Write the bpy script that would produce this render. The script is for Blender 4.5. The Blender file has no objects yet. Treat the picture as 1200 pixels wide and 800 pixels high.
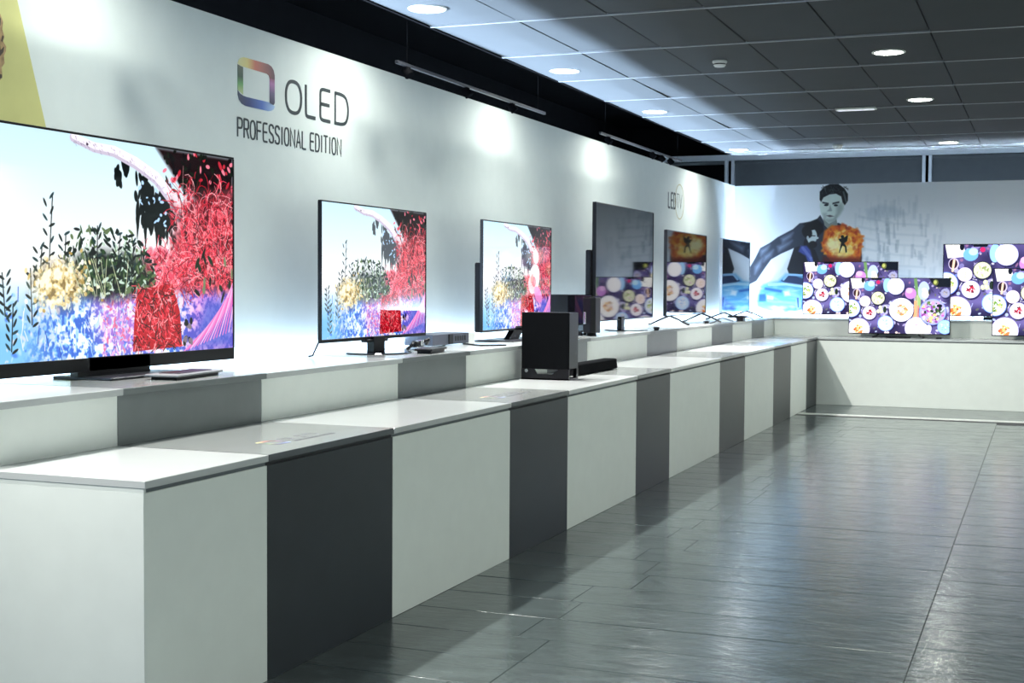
import bpy, bmesh, math, random
import numpy as np
from mathutils import Matrix, Vector
random.seed(7)
C = bpy.context.scene.collection
S = bpy.context.scene

# ------------------------------------------------------------------ light and gloss levels
EXPO = -0.14
WORLD = 0.8
STRIPW = 430.0
TUBEL = 1400.0
TUBEB = 60.0
BACKL = 17.0
TVE = 1.28
TVF = 1.8
DOWN = 8.0
DOWNL = 16.0
DOWNR = 56.0
DOWNB = 46.0
DSPREAD = 2.7
SPOT = 350.0
SPOTA = 112.0
FR0 = 0.11
FR1 = 0.22
# ------------------------------------------------------------------ camera
cam_d = bpy.data.cameras.new('camera'); cam = bpy.data.objects.new('camera', cam_d); C.objects.link(cam)
YAW, PIT, ROL = math.radians(21.4963), math.radians(2.3830), math.radians(.3470)
cy, sy, cp, sp = math.cos(YAW), math.sin(YAW), math.cos(PIT), math.sin(PIT)
Rv = Vector((cy, sy, 0)); Fv = Vector((-sy*cp, cy*cp, -sp)); Uv = Rv.cross(Fv)
cr, sr = math.cos(ROL), math.sin(ROL)
Ri = Rv*cr + Uv*sr; Ui = Uv*cr - Rv*sr
cam.matrix_world = Matrix(((Ri.x, Ui.x, -Fv.x, 0), (Ri.y, Ui.y, -Fv.y, 0), (Ri.z, Ui.z, -Fv.z, 1.5), (0, 0, 0, 1)))
cam_d.sensor_width = 36; cam_d.lens = 36*1585.58/1200
cam_d.clip_start = .05; cam_d.clip_end = 100
cam_d.dof.use_dof = True; cam_d.dof.focus_distance = 6.5; cam_d.dof.aperture_fstop = 11
S.camera = cam

# ------------------------------------------------------------------ world, exposure
S.view_settings.view_transform = 'Standard'; S.view_settings.look = 'None'
S.view_settings.gamma = 1; S.view_settings.use_curve_mapping = False
S.view_settings.exposure = EXPO
w = bpy.data.worlds.new('World'); S.world = w; w.use_nodes = True
bg = w.node_tree.nodes['Background']; bg.inputs[0].default_value = (.33, .58, 1, 1); bg.inputs[1].default_value = WORLD

# ------------------------------------------------------------------ large lights: the strips recessed behind the shelves, the track, the downlights
XW, YW = -4.10, 18.95             # faces of the two white partitions
ZC = 3.165                        # tiled ceiling
def lamp(name, kind, loc, power, col, parent=None, **kw):
    d = bpy.data.lights.new(name, kind); d.energy = power; d.color = col
    for k, v in kw.items(): setattr(d, k, v)
    o = bpy.data.objects.new(name, d); C.objects.link(o); o.location = loc
    if parent: o.parent = parent
    return o
BLUE = (.55, .74, 1.0)
def strip(loc, rot, length, power, spread=math.pi):
    o = lamp('shelf_strip_light', 'AREA', loc, power, BLUE, shape='RECTANGLE', size=length, size_y=.014, spread=spread)
    o.rotation_euler = rot; return o
# diodes in the slot between shelf and partition, grazing the partition
strip((-4.085, 11.2, .98), (math.pi, 0, math.pi/2), 15.2, STRIPW)
strip((-.9, 18.92, .98), (math.pi, 0, 0), 6.0, STRIPW*1.1)
# unseen tubes added behind the two partitions, their place guessed: they reach the near edge of the tiled ceiling, the far blinds and the rail
def tube(loc, rot, length, power, spread=math.pi):
    o = lamp('added_tube_light', 'AREA', loc, power, (.60, .78, 1), shape='RECTANGLE', size=length, size_y=.035, spread=spread); o.rotation_euler = rot; return o
tube((-5.60, 10.6, 2.63), (Matrix.Rotation(math.radians(78), 3, 'Y') @ Matrix.Rotation(math.pi/2, 3, 'Z') @ Matrix.Rotation(math.pi, 3, 'X')).to_euler(), 15.6, TUBEL, math.radians(40))
tube((-.6, 20.2, 2.805), (-math.radians(96), 0, 0), 7.6, TUBEB, math.radians(40))
tube((-.6, 19.6, 2.60), (math.radians(115), 0, 0), 7.6, BACKL)

# ------------------------------------------------------------------ helpers
def tag(o, label=None, cat=None, group=None, kind=None):
    if label: o['label'] = label
    if cat: o['category'] = cat
    if group: o['group'] = group
    if kind: o['kind'] = kind
    return o
def empty(name, loc=(0, 0, 0), rz=0, label=None, cat=None, group=None):
    o = bpy.data.objects.new(name, None); C.objects.link(o); o.location = loc; o.rotation_euler = (0, 0, rz)
    o.empty_display_size = .1
    return tag(o, label, cat, group)
class MB:
    """collects shapes; build() links them as one mesh object"""
    def __init__(s): s.bm = bmesh.new()
    def box(s, a, b, bev=0, mat=None, seg=1):
        t = bmesh.new(); bmesh.ops.create_cube(t, size=1)
        for v in t.verts: v.co = Vector([(a[i]+b[i])/2 + v.co[i]*(b[i]-a[i]) for i in range(3)])
        if bev: bmesh.ops.bevel(t, geom=t.edges[:], offset=bev, segments=seg, profile=.5, affect='EDGES')
        s.merge(t, mat); return s
    def merge(s, t, mat=None):
        if mat is not None: t.transform(mat)
        me = bpy.data.meshes.new('tmp'); t.to_mesh(me); t.free(); s.bm.from_mesh(me); bpy.data.meshes.remove(me)
    def cyl(s, p0, p1, r0, r1=None, seg=24, bev=0):
        p0, p1 = Vector(p0), Vector(p1); r1 = r0 if r1 is None else r1
        t = bmesh.new(); L = (p1-p0).length
        bmesh.ops.create_cone(t, cap_ends=True, segments=seg, radius1=r0, radius2=r1, depth=L)
        if bev: bmesh.ops.bevel(t, geom=[e for e in t.edges if abs(e.verts[0].co.z-e.verts[1].co.z) < 1e-6], offset=bev, segments=2, affect='EDGES')
        q = Vector((0, 0, 1)).rotation_difference(p1-p0)
        s.merge(t, Matrix.Translation((p0+p1)/2) @ q.to_matrix().to_4x4()); return s
    def tube(s, pts, r, seg=8):
        pts = [Vector(p) for p in pts]; rings = []
        for i, p in enumerate(pts):
            d = (pts[min(i+1, len(pts)-1)] - pts[max(i-1, 0)]).normalized()
            a = d.orthogonal().normalized() if not rings else (ax - d*ax.dot(d)).normalized()
            ax = a; b = d.cross(a)
            rings.append([s.bm.verts.new(p + (a*math.cos(2*math.pi*k/seg) + b*math.sin(2*math.pi*k/seg))*r) for k in range(seg)])
        for q0, q1 in zip(rings, rings[1:]):
            for k in range(seg): s.bm.faces.new((q0[k], q0[(k+1) % seg], q1[(k+1) % seg], q1[k]))
        s.bm.faces.new(rings[0][::-1]); s.bm.faces.new(rings[-1]); return s
    def prism(s, poly, z0, z1, mat=None, bev=0):
        t = bmesh.new(); vs = [t.verts.new((x, y, z0)) for x, y in poly]; f = t.faces.new(vs)
        r = bmesh.ops.extrude_face_region(t, geom=[f])
        for e in r['geom']:
            if isinstance(e, bmesh.types.BMVert): e.co.z = z1
        bmesh.ops.recalc_face_normals(t, faces=t.faces[:])
        if bev: bmesh.ops.bevel(t, geom=t.edges[:], offset=bev, segments=1, affect='EDGES')
        s.merge(t, mat); return s
    def lathe(s, prof, seg=32, mat=None):
        t = bmesh.new(); rings = []
        for r, z in prof:
            rings.append([t.verts.new((0, 0, z))] if r < 1e-6 else [t.verts.new((r*math.cos(2*math.pi*k/seg), r*math.sin(2*math.pi*k/seg), z)) for k in range(seg)])
        for a, b in zip(rings, rings[1:]):
            for k in range(seg):
                q = [a[k % len(a)], a[(k+1) % len(a)], b[(k+1) % len(b)], b[k % len(b)]]
                u = []
                for v in q:
                    if v not in u: u.append(v)
                if len(u) > 2:
                    try: t.faces.new(u)
                    except ValueError: pass
        bmesh.ops.recalc_face_normals(t, faces=t.faces[:]); s.merge(t, mat); return s
    def build(s, name, mat, parent=None, smooth=False, kind=None):
        me = bpy.data.meshes.new(name); s.bm.to_mesh(me); s.bm.free()
        for m in (mat if isinstance(mat, list) else [mat]): me.materials.append(m)
        if smooth:
            for p in me.polygons: p.use_smooth = True
        o = bpy.data.objects.new(name, me); C.objects.link(o)
        if parent: o.parent = parent
        if kind: o['kind'] = kind
        return o

# ------------------------------------------------------------------ materials
def M(name, col, rough=.5, metal=0, bump=0, bscale=60, var=0, rvar=0, ior=1.5, emit=None, es=0, vscale=8, stretch=None):
    m = bpy.data.materials.new(name); m.use_nodes = True; nt = m.node_tree; n = nt.nodes; b = n['Principled BSDF']
    b.inputs['Base Color'].default_value = (*col, 1); b.inputs['Roughness'].default_value = rough
    b.inputs['Metallic'].default_value = metal; b.inputs['IOR'].default_value = ior
    tc = n.new('ShaderNodeTexCoord'); src = tc.outputs['Object']
    if stretch:
        mp = n.new('ShaderNodeMapping'); mp.inputs['Scale'].default_value = stretch; nt.links.new(src, mp.inputs[0]); src = mp.outputs[0]
    if var or rvar:
        nz = n.new('ShaderNodeTexNoise'); nz.inputs['Scale'].default_value = vscale; nz.inputs['Detail'].default_value = 6; nt.links.new(src, nz.inputs[0])
        if var:
            rp = n.new('ShaderNodeValToRGB'); nt.links.new(nz.outputs[0], rp.inputs[0])
            rp.color_ramp.elements[0].position = .3; rp.color_ramp.elements[1].position = .7
            rp.color_ramp.elements[0].color = (*[c*(1-var) for c in col], 1); rp.color_ramp.elements[1].color = (*[min(1, c*(1+var)) for c in col], 1)
            nt.links.new(rp.outputs[0], b.inputs['Base Color'])
        if rvar:
            mr = n.new('ShaderNodeMapRange'); mr.inputs['To Min'].default_value = max(.02, rough-rvar); mr.inputs['To Max'].default_value = rough+rvar
            nt.links.new(nz.outputs[0], mr.inputs[0]); nt.links.new(mr.outputs[0], b.inputs['Roughness'])
    if bump:
        nb = n.new('ShaderNodeTexNoise'); nb.inputs['Scale'].default_value = bscale; nb.inputs['Detail'].default_value = 4; nt.links.new(src, nb.inputs[0])
        bp = n.new('ShaderNodeBump'); bp.inputs['Strength'].default_value = bump; bp.inputs['Distance'].default_value = .01
        nt.links.new(nb.outputs[0], bp.inputs['Height']); nt.links.new(bp.outputs[0], b.inputs['Normal'])
    if emit:
        b.inputs['Emission Color'].default_value = (*emit, 1); b.inputs['Emission Strength'].default_value = es
    return m
WALL = M('white_partition_paint', (.77, .82, .79), .75, bump=.03, bscale=300, var=.015)
WLAM = M('white_laminate', (.72, .765, .725), .38, bump=.02, bscale=500, var=.02)
WTOP = M('white_gloss_top', (.46, .485, .485), .16, bump=.006, bscale=200, var=.01)
DLAM = M('charcoal_laminate', (.024, .029, .035), .34, bump=.03, bscale=500, var=.08, ior=1.33)
DTOP = M('charcoal_gloss_top', (.075, .085, .095), .17, bump=.006, bscale=200, var=.03, ior=1.5)
GAP = M('shadow_gap_black', (.02, .022, .025), .7)
GAPG = M('shadow_gap_grey', (.13, .15, .16), .7)
GLAM = M('grey_laminate', (.145, .165, .168), .34, bump=.03, bscale=500, var=.05)
SHEET = M('pale_grey_lid_sheet', (.21, .225, .222), .20, bump=.01, bscale=400, var=.03)
BLACK = M('black_plastic', (.006, .006, .008), .32, bump=.01, bscale=400, ior=1.3)
GLOSSB = M('gloss_black', (.004, .004, .006), .06, var=.1, ior=1.5)
DGREY = M('dark_grey_metal', (.03, .033, .04), .35, metal=.6, var=.05)
GREYM = M('blue_grey_metal', (.10, .11, .15), .4, metal=.3, var=.05)
SILV = M('silver_metal', (.55, .57, .60), .25, metal=1, var=.03)
CLOTH = M('speaker_cloth', (.0035, .004, .005), .8, bump=.25, bscale=900, var=.2, vscale=500, ior=1.12)
VOID = M('black_void_paint', (.003, .003, .0035), .95, var=.2, ior=1.05)
TILE = M('grey_metal_ceiling_tile', (.052, .058, .064), .75, bump=.01, bscale=30, var=.04, vscale=3, ior=1.25)
GLINT = M('seam_glint_grey', (.26, .28, .31), .4, var=.03)
FRAME = M('white_window_frame', (.82, .86, .92), .4, var=.02)
BLIND = M('grey_roller_blind', (.105, .115, .125), .8, bump=.06, bscale=400, var=.05)
INK = M('dark_grey_vinyl', (.045, .055, .06), .5, var=.05)
GOLD = M('gold_vinyl', (.50, .44, .26), .45, var=.05)
GLOW = M('downlight_lens', (.9, .9, .85), .4, emit=(1, .97, .88), es=30)
WHITEP = M('white_plastic', (.75, .77, .74), .45, var=.02)
STRIPM = M('pale_floor_strip', (.50, .52, .50), .5, var=.08)
ARCH = M('grey_outer_wall', (.16, .17, .18), .8, var=.05)

def floor_material():
    m = M('dark_slate_plank', (.064, .082, .083), .30, var=.22, vscale=5, ior=1.5, stretch=(1, 1.6, 1))
    nt = m.node_tree; n = nt.nodes; b = n['Principled BSDF']
    tc = n.new('ShaderNodeTexCoord'); mp = n.new('ShaderNodeMapping'); mp.inputs['Scale'].default_value = (3.2, 7, 1)
    oi = n.new('ShaderNodeObjectInfo'); ad = n.new('ShaderNodeVectorMath'); ad.operation = 'ADD'
    sc = n.new('ShaderNodeVectorMath'); sc.operation = 'SCALE'; sc.inputs['Scale'].default_value = 40
    nt.links.new(oi.outputs['Random'], sc.inputs[0]); nt.links.new(tc.outputs['Object'], ad.inputs[0]); nt.links.new(sc.outputs[0], ad.inputs[1])
    nt.links.new(ad.outputs[0], mp.inputs[0])
    a = n.new('ShaderNodeTexNoise'); a.inputs['Scale'].default_value = 1.6; a.inputs['Detail'].default_value = 7; a.inputs['Roughness'].default_value = .62; a.inputs['Distortion'].default_value = 1.4
    nt.links.new(mp.outputs[0], a.inputs[0])
    bp = n.new('ShaderNodeBump'); bp.inputs['Strength'].default_value = .17; bp.inputs['Distance'].default_value = .012
    nt.links.new(a.outputs[0], bp.inputs['Height']); nt.links.new(bp.outputs[0], b.inputs['Normal'])
    mr = n.new('ShaderNodeMapRange'); mr.inputs['From Min'].default_value = .3; mr.inputs['From Max'].default_value = .7
    mr.inputs['To Min'].default_value = FR0; mr.inputs['To Max'].default_value = FR1
    nt.links.new(a.outputs[0], mr.inputs[0]); nt.links.new(mr.outputs[0], b.inputs['Roughness'])
    return m
PLANK = floor_material()

# ------------------------------------------------------------------ painted pictures (screens and the printed wall), made here with numpy
class Paint:
    def __init__(s, w, h, x0=0, x1=1, y0=0, y1=1, bg=(1, 1, 1)):
        """plane coordinates x0..x1 left to right, y0 (top) .. y1 (bottom)"""
        s.w, s.h = w, h; s.im = np.ones((h, w, 3), np.float32)*np.array(bg, np.float32)
        s.px = x0 + (np.arange(w)+.5)/w*(x1-x0); s.py = y0 + (np.arange(h)+.5)/h*(y1-y0)
        s.X, s.Y = np.meshgrid(s.px, s.py); s.d = abs(x1-x0)/w; s.rng = np.random.RandomState(5)
    def win(s, xa, xb, ya, yb):
        i = np.where((s.px >= xa) & (s.px <= xb))[0]; j = np.where((s.py >= ya) & (s.py <= yb))[0]
        if len(i) == 0 or len(j) == 0: return None
        return slice(j[0], j[-1]+1), slice(i[0], i[-1]+1)
    def put(s, sl, a, col, op=1):
        a = (np.clip(a, 0, 1)*op)[..., None]; s.im[sl] = s.im[sl]*(1-a) + np.array(col, np.float32)*a
    def ell(s, x, y, rx, ry, col, rot=0, op=1, soft=None):
        r = max(rx, ry)*1.2 + s.d*2; sl = s.win(x-r, x+r, y-r, y+r)
        if sl is None: return
        c, q = math.cos(rot), math.sin(rot); dx, dy = s.X[sl]-x, s.Y[sl]-y
        k = np.hypot((dx*c+dy*q)/rx, (-dx*q+dy*c)/ry); e = soft if soft else s.d/min(rx, ry)
        s.put(sl, (1+e/2-k)/e, col, op)
    def line(s, pts, wd, col, op=1, w1=None):
        w1 = wd if w1 is None else w1; n = len(pts)-1
        for i, ((xa, ya), (xb, yb)) in enumerate(zip(pts, pts[1:])):
            ra = wd + (w1-wd)*i/n; rb = wd + (w1-wd)*(i+1)/n; r = max(ra, rb) + s.d*2
            sl = s.win(min(xa, xb)-r, max(xa, xb)+r, min(ya, yb)-r, max(ya, yb)+r)
            if sl is None: continue
            dx, dy = xb-xa, yb-ya; L = dx*dx+dy*dy + 1e-12
            t = np.clip(((s.X[sl]-xa)*dx + (s.Y[sl]-ya)*dy)/L, 0, 1)
            k = np.hypot(s.X[sl]-xa-t*dx, s.Y[sl]-ya-t*dy); s.put(sl, (ra+(rb-ra)*t-k)/s.d+.5, col, op)
    def poly(s, pts, col, op=1, soft=None):
        xs = [p[0] for p in pts]; ys = [p[1] for p in pts]; r = (soft or s.d)*2 + s.d
        sl = s.win(min(xs)-r, max(xs)+r, min(ys)-r, max(ys)+r)
        if sl is None: return
        X, Y = s.X[sl], s.Y[sl]; ins = np.zeros(X.shape, bool); dist = np.full(X.shape, 1e9)
        for (xa, ya), (xb, yb) in zip(pts, pts[1:]+pts[:1]):
            if ya != yb: ins ^= ((ya > Y) != (yb > Y)) & (X < (xb-xa)*(Y-ya)/(yb-ya)+xa)
            dx, dy = xb-xa, yb-ya; L = dx*dx+dy*dy+1e-12; t = np.clip(((X-xa)*dx+(Y-ya)*dy)/L, 0, 1)
            dist = np.minimum(dist, np.hypot(X-xa-t*dx, Y-ya-t*dy))
        s.put(sl, np.where(ins, dist, -dist)/(soft or s.d)+.5, col, op)
    def noise(s, cell):
        gh, gw = max(2, int(s.h/cell)+2), max(2, int(s.w/cell)+2); g = s.rng.rand(gh, gw)
        y = np.linspace(0, gh-1.001, s.h); x = np.linspace(0, gw-1.001, s.w); yi, xi = y.astype(int), x.astype(int); fy, fx = (y-yi)[:, None], (x-xi)[None]
        fy, fx = fy*fy*(3-2*fy), fx*fx*(3-2*fx)
        A = g[yi][:, xi]; B = g[yi][:, xi+1]; D = g[yi+1][:, xi]; E = g[yi+1][:, xi+1]
        return (A*(1-fx)+B*fx)*(1-fy) + (D*(1-fx)+E*fx)*fy
    def image(s, name):
        im = bpy.data.images.new(name, s.w, s.h); a = np.ones((s.h, s.w, 4), np.float32); a[..., :3] = np.clip(s.im[::-1], 0, 1)
        im.pixels.foreach_set(a.ravel()); im.update(); im.pack(); return im

def paint_garden(blossom=False, grey=False):
    p = Paint(720, 405, 0, 1.778, 0, 1); R = p.rng; U = R.uniform; A = 1.778
    t = p.Y; s_ = p.X/A
    sky = np.stack([.80+.17*np.clip(t*1.9, 0, 1), .93+.05*np.clip(t*2, 0, 1), np.full_like(t, .985)], -1)
    sea = np.clip((t-.62)*4, 0, 1)[..., None]; p.im[:] = sky*(1-sea) + np.array([.50, .77, .95])*sea
    dk = (.30, .33, .36) if grey else (.02, .05, .05)
    # blue flower bed lower left, pink wash to its right
    bl = np.clip((t-.64-.06*p.noise(30))*9, 0, 1)*np.clip((s_-.10)*6, 0, 1)
    p.im += (np.array([.22, .42, .80])-p.im)*(bl*.85)[..., None]
    pk = np.clip(1-np.hypot((s_-.52)/.20, (t-.80)/.25), 0, 1); p.im += (np.array([.85, .56, .86])-p.im)*np.clip(pk*2.2, 0, .9)[..., None]
    pr = np.clip((s_-.70)*8, 0, 1)*np.clip((t-.62)*9, 0, 1); p.im += (np.array([.62, .42, .86])-p.im)*(pr*.9)[..., None]
    n1, n2, n3 = p.noise(7), p.noise(17), p.noise(3.2); dap = .42*n1+.36*n2+.22*n3
    def dapple(mask, lo, mid, hi, a=.40, c=.55):
        k1 = np.clip((dap-a)/.07, 0, 1)[..., None]; k2 = np.clip((dap-c)/.06, 0, 1)[..., None]
        col = (np.array(lo)*(1-k1)+np.array(mid)*k1)*(1-k2)+np.array(hi)*k2; p.im += (col-p.im)*np.clip(mask, 0, 1)[..., None]
    dapple(bl*1.1, (.24, .42, .84), (.52, .76, .96), (.95, .97, 1), .42, .50)
    dapple(np.clip(pk*1.8, 0, .9)*(t > .6), (.70, .46, .84), (.90, .68, .90), (.98, .90, .97), .42, .54)
    dapple(np.clip((s_-.70)*8, 0, 1)*np.clip((t-.62)*9, 0, 1)*.9, (.42, .28, .74), (.80, .52, .86), (.95, .70, .90), .40, .58)
    for _ in range(200):
        x, y = U(.05, .55)*A, U(.70, 1.0); q = U(.005, .017); c = [(.97, .98, 1), (.75, .88, 1), (.25, .45, .88), (.95, .9, .95), (.55, .80, .98)][R.randint(5)]
        p.ell(x, y, q*U(.6, 1.6), q*.6, c, U(0, 3), op=.7, soft=.8)
    for _ in range(70):
        x, y = U(.08, .5)*A, U(.72, 1); p.line([(x, y), (x+U(-.03, .03), y-U(.03, .09))], .0022, [(.96, .97, 1), (.16, .30, .72), (.62, .82, .98)][_ % 3])
    for _ in range(500):
        x, y = U(.40, .66)*A, U(.66, 1.0); q = U(.004, .012); p.ell(x, y, q*1.5, q*.6, [(.93, .70, .90), (.98, .90, .98), (.72, .50, .86), (.90, .45, .62)][R.randint(4)], U(0, 3))
    # dark foliage at the top right with red blooms, and beneath the branch
    p.poly([(.63*A, 0), (A, 0), (A, .30), (.86*A, .26), (.76*A, .20)], (.09, .02, .03), soft=.03)
    for _ in range(120): p.ell(U(.66, 1)*A, U(0, .26), U(.01, .03), U(.006, .014), [(.75, .15, .22), (.93, .50, .58), (.03, .05, .03), (.06, .10, .05), (.02, .01, .02)][R.randint(5)], U(0, 3))
    for x, y, rr in ((.48, .13, .036), (.565, .20, .03), (.60, .26, .06), (.66, .29, .06), (.62, .33, .05), (.68, .34, .045), (.57, .33, .03), (.60, .38, .03), (.66, .40, .028)):
        for _ in range(9): p.ell((x+U(-.03, .03))*A, y+U(-.05, .05), rr*U(.3, .55), rr*U(.7, 1.5), dk, U(-.5, .5))
    for x, y in ((.55, .42), (.63, .46), (.68, .44), (.58, .46)): p.line([(x*A, y-.1), ((x+U(-.01, .01))*A, y+.03)], .017, dk, w1=.002)
    for _ in range(24): p.ell(U(.53, .71)*A, U(.16, .38), U(.004, .011), U(.008, .018), (.72, .86, 1), U(0, 3))
    # pale branch
    br = [(.29*A, .015), (.37*A, .045), (.45*A, .05), (.54*A, .09), (.63*A, .15), (.70*A, .24), (.78*A, .34)]
    p.line(br, .019, (.80, .76, .84), w1=.040); p.line([(x+.004, y-.008) for x, y in br], .013, (.97, .95, .98), w1=.028)
    for _ in range(90):
        i = U(0, 5); k = int(i); f = i-k; x = br[k][0]*(1-f)+br[k+1][0]*f; y = br[k][1]*(1-f)+br[k+1][1]*f
        p.ell(x+U(-.02, .02), y+U(-.015, .025), U(.003, .009), .0022, (.55, .50, .60), U(.3, .9), op=.5)
    p.ell(.345*A, .035, .008, .006, (.25, .2, .28))
    # red wiry bloom at right
    def reds(n, x0, x1, y0, y1, L, cols):
        for _ in range(n):
            x, y = U(x0, x1)*A, U(y0, y1); a = U(0, 6.28); k = U(-3, 3); pts = [(x, y)]
            for _i in range(4): x += math.cos(a)*L/4; y += math.sin(a)*L/4; a += k*.25; pts.append((x, y))
            p.line(pts, U(.0010, .0024), cols[R.randint(len(cols))])
    RC = [(.90, .16, .25), (.98, .45, .50), (.99, .72, .74), (.72, .06, .14), (.95, .28, .38), (.35, .02, .08)]
    p.poly([(.78*A, .27), (A, .16), (A, .70), (.72*A, .68), (.70*A, .45)], (.62, .12, .18), op=.85, soft=.08)
    rm = np.clip((s_-.70-.05*(n2-.5)-.10*np.clip(t-.45, -.3, .1))*12, 0, 1)*np.clip((t-.14-.10*n2)*8, 0, 1)*np.clip((.70-t+.05*n1)*10, 0, 1)
    dapple(rm*.92, (.20, .02, .05), (.80, .15, .22), (.95, .52, .56), .43, .56)
    rm = np.clip(1-np.hypot((s_-.69)/.15, (t-.60)/.12), 0, 1)*2.2; dapple(np.clip(rm, 0, .9), (.72, .10, .20), (.92, .38, .48), (.98, .74, .80), .43, .55)
    for _ in range(60): p.ell(min(max(R.normal(.85, .09), .70), 1)*A, U(.24, .68), U(.010, .026), U(.008, .02), [(.80, .14, .22), (.90, .34, .40), (.30, .03, .07), (.12, .03, .04)][R.randint(4)], U(0, 3), op=.8, soft=.5)
    for _ in range(90): p.ell(U(.58, .80)*A, U(.50, .68), U(.015, .035), U(.010, .022), [(.93, .36, .48), (.97, .60, .70), (.80, .14, .26)][R.randint(3)], U(0, 3), op=.6, soft=.7)
    reds(520, .72, 1, .18, .66, .12, RC); reds(260, .56, .80, .50, .70, .10, RC)
    # green leaf mass, sprigs
    fm = np.clip(1-np.hypot((s_-.43)/.20, (t-.62)/.15), 0, 1)*2.5*np.clip((t-.44)*10, 0, 1); dapple(np.clip(fm*(n2*.6+.6), 0, .95), dk, (.16, .26, .16) if not grey else (.42, .46, .44), (.80, .86, .80), .47, .60)
    for _ in range(20): p.ell(U(.27, .58)*A, U(.52, .70), U(.02, .05), U(.02, .04), (.05, .12, .08) if not grey else (.40, .44, .44), U(0, 3), op=.55, soft=.8)
    for _ in range(420):
        x = U(.25, .62); y = .70-abs(R.normal(0, .13))*(1.15-abs(x-.44)*2); y = max(y, .42)
        p.ell(x*A, y, U(.012, .028), U(.004, .010), [dk, (.06, .16, .10), (.16, .28, .14), (.04, .09, .08), (.38, .46, .30), (.78, .86, .80)][R.randint(6)], U(-1.6, 1.6))
    for sx, sy0, sy1 in ((.20, .28, .60), (.165, .50, .70), (.14, .60, .84), (.255, .44, .66), (.38, .40, .62), (.05, .62, .80), (.52, .46, .66), (.46, .43, .6), (.07, .75, .95)):
        p.line([(sx*A, sy1), ((sx+U(-.01, .02))*A, sy0)], .003, dk)
        for i in range(11):
            y = sy0+(sy1-sy0)*i/10; sg = (-1)**i; p.ell((sx+sg*.012)*A, y, .020, .006, dk if i % 3 else (.10, .20, .22), sg*U(-1.1, -.3))
    for _ in range(260): p.ell(min(max(R.normal(.245, .055), .12), .40)*A, R.normal(.66, .055), U(.006, .016), U(.005, .012), [(.93, .86, .66), (.98, .95, .84), (.82, .72, .45), (.70, .58, .30), (.99, .98, .94)][R.randint(5)], U(0, 3))
    cm = np.clip(1-np.hypot((s_-.235)/.125, (t-.67)/.14), 0, 1)*2.0; dapple(np.clip(cm*(n1*.8+.4), 0, .95), (.55, .45, .26), (.90, .82, .58), (.99, .97, .88), .40, .55)
    for _ in range(9): x = U(.27, .52); p.line([(x*A, .72), ((x+U(-.06, .03))*A, .55)], .0022, (.80, .82, .66))
    # red trunk and magenta spikes
    tr = [(.545*A, .69), (.70*A, .66), (.735*A, .80), (.745*A, .975), (.525*A, .985), (.53*A, .85)]
    p.poly(tr, (.72, .06, .13))
    for _ in range(420):
        y = U(.67, .975); x = U(.535, .70+.04*(y-.66)/.3)
        a = U(0, 6.28); p.line([(x*A, y), (x*A+math.cos(a)*.035, y+math.sin(a)*.035)], U(.0015, .003), [(.95, .30, .36), (.99, .66, .68), (.34, .02, .05), (.14, .01, .02), (.88, .18, .25)][R.randint(5)])
    p.poly([(.78*A, 1), (.86*A, .76), (A, .72), (A, 1)], (.30, .38, .80), op=.8, soft=.08)
    for k in range(15):
        a = -.50-.055*k; L = U(.22, .44); x0, y0 = (.755+.016*k)*A, 1.0-.006*k
        p.line([(x0, y0), (x0+math.cos(a)*L, y0+math.sin(a)*L)], .004, [(.95, .55, .82), (.90, .42, .74), (.97, .72, .90)][k % 3], w1=.0085)
    for k in range(14): x = U(.80, 1)*A; p.ell(x, U(.44, .74), U(.02, .035), U(.008, .013), [(.03, .06, .03), (.08, .16, .08), (.45, .52, .38)][k % 3], U(.6, 2.2))
    for k in range(12): p.ell(U(.755, .79)*A, U(.84, .98), .012, .018, [(.03, .02, .04), (.5, .45, .5)][k % 2], U(0, 3))
    if blossom:  # reflection on the glass, painted into the picture as a pink blossom
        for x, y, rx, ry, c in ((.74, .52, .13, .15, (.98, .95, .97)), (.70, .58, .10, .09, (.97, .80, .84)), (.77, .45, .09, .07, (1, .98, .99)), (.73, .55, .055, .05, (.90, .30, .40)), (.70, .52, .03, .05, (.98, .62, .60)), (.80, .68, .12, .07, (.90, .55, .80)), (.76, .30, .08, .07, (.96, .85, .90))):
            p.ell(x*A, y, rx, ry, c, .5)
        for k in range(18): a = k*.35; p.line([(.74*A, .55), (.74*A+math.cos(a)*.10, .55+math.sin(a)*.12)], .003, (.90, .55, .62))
    return p.image('garden_picture')

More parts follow.
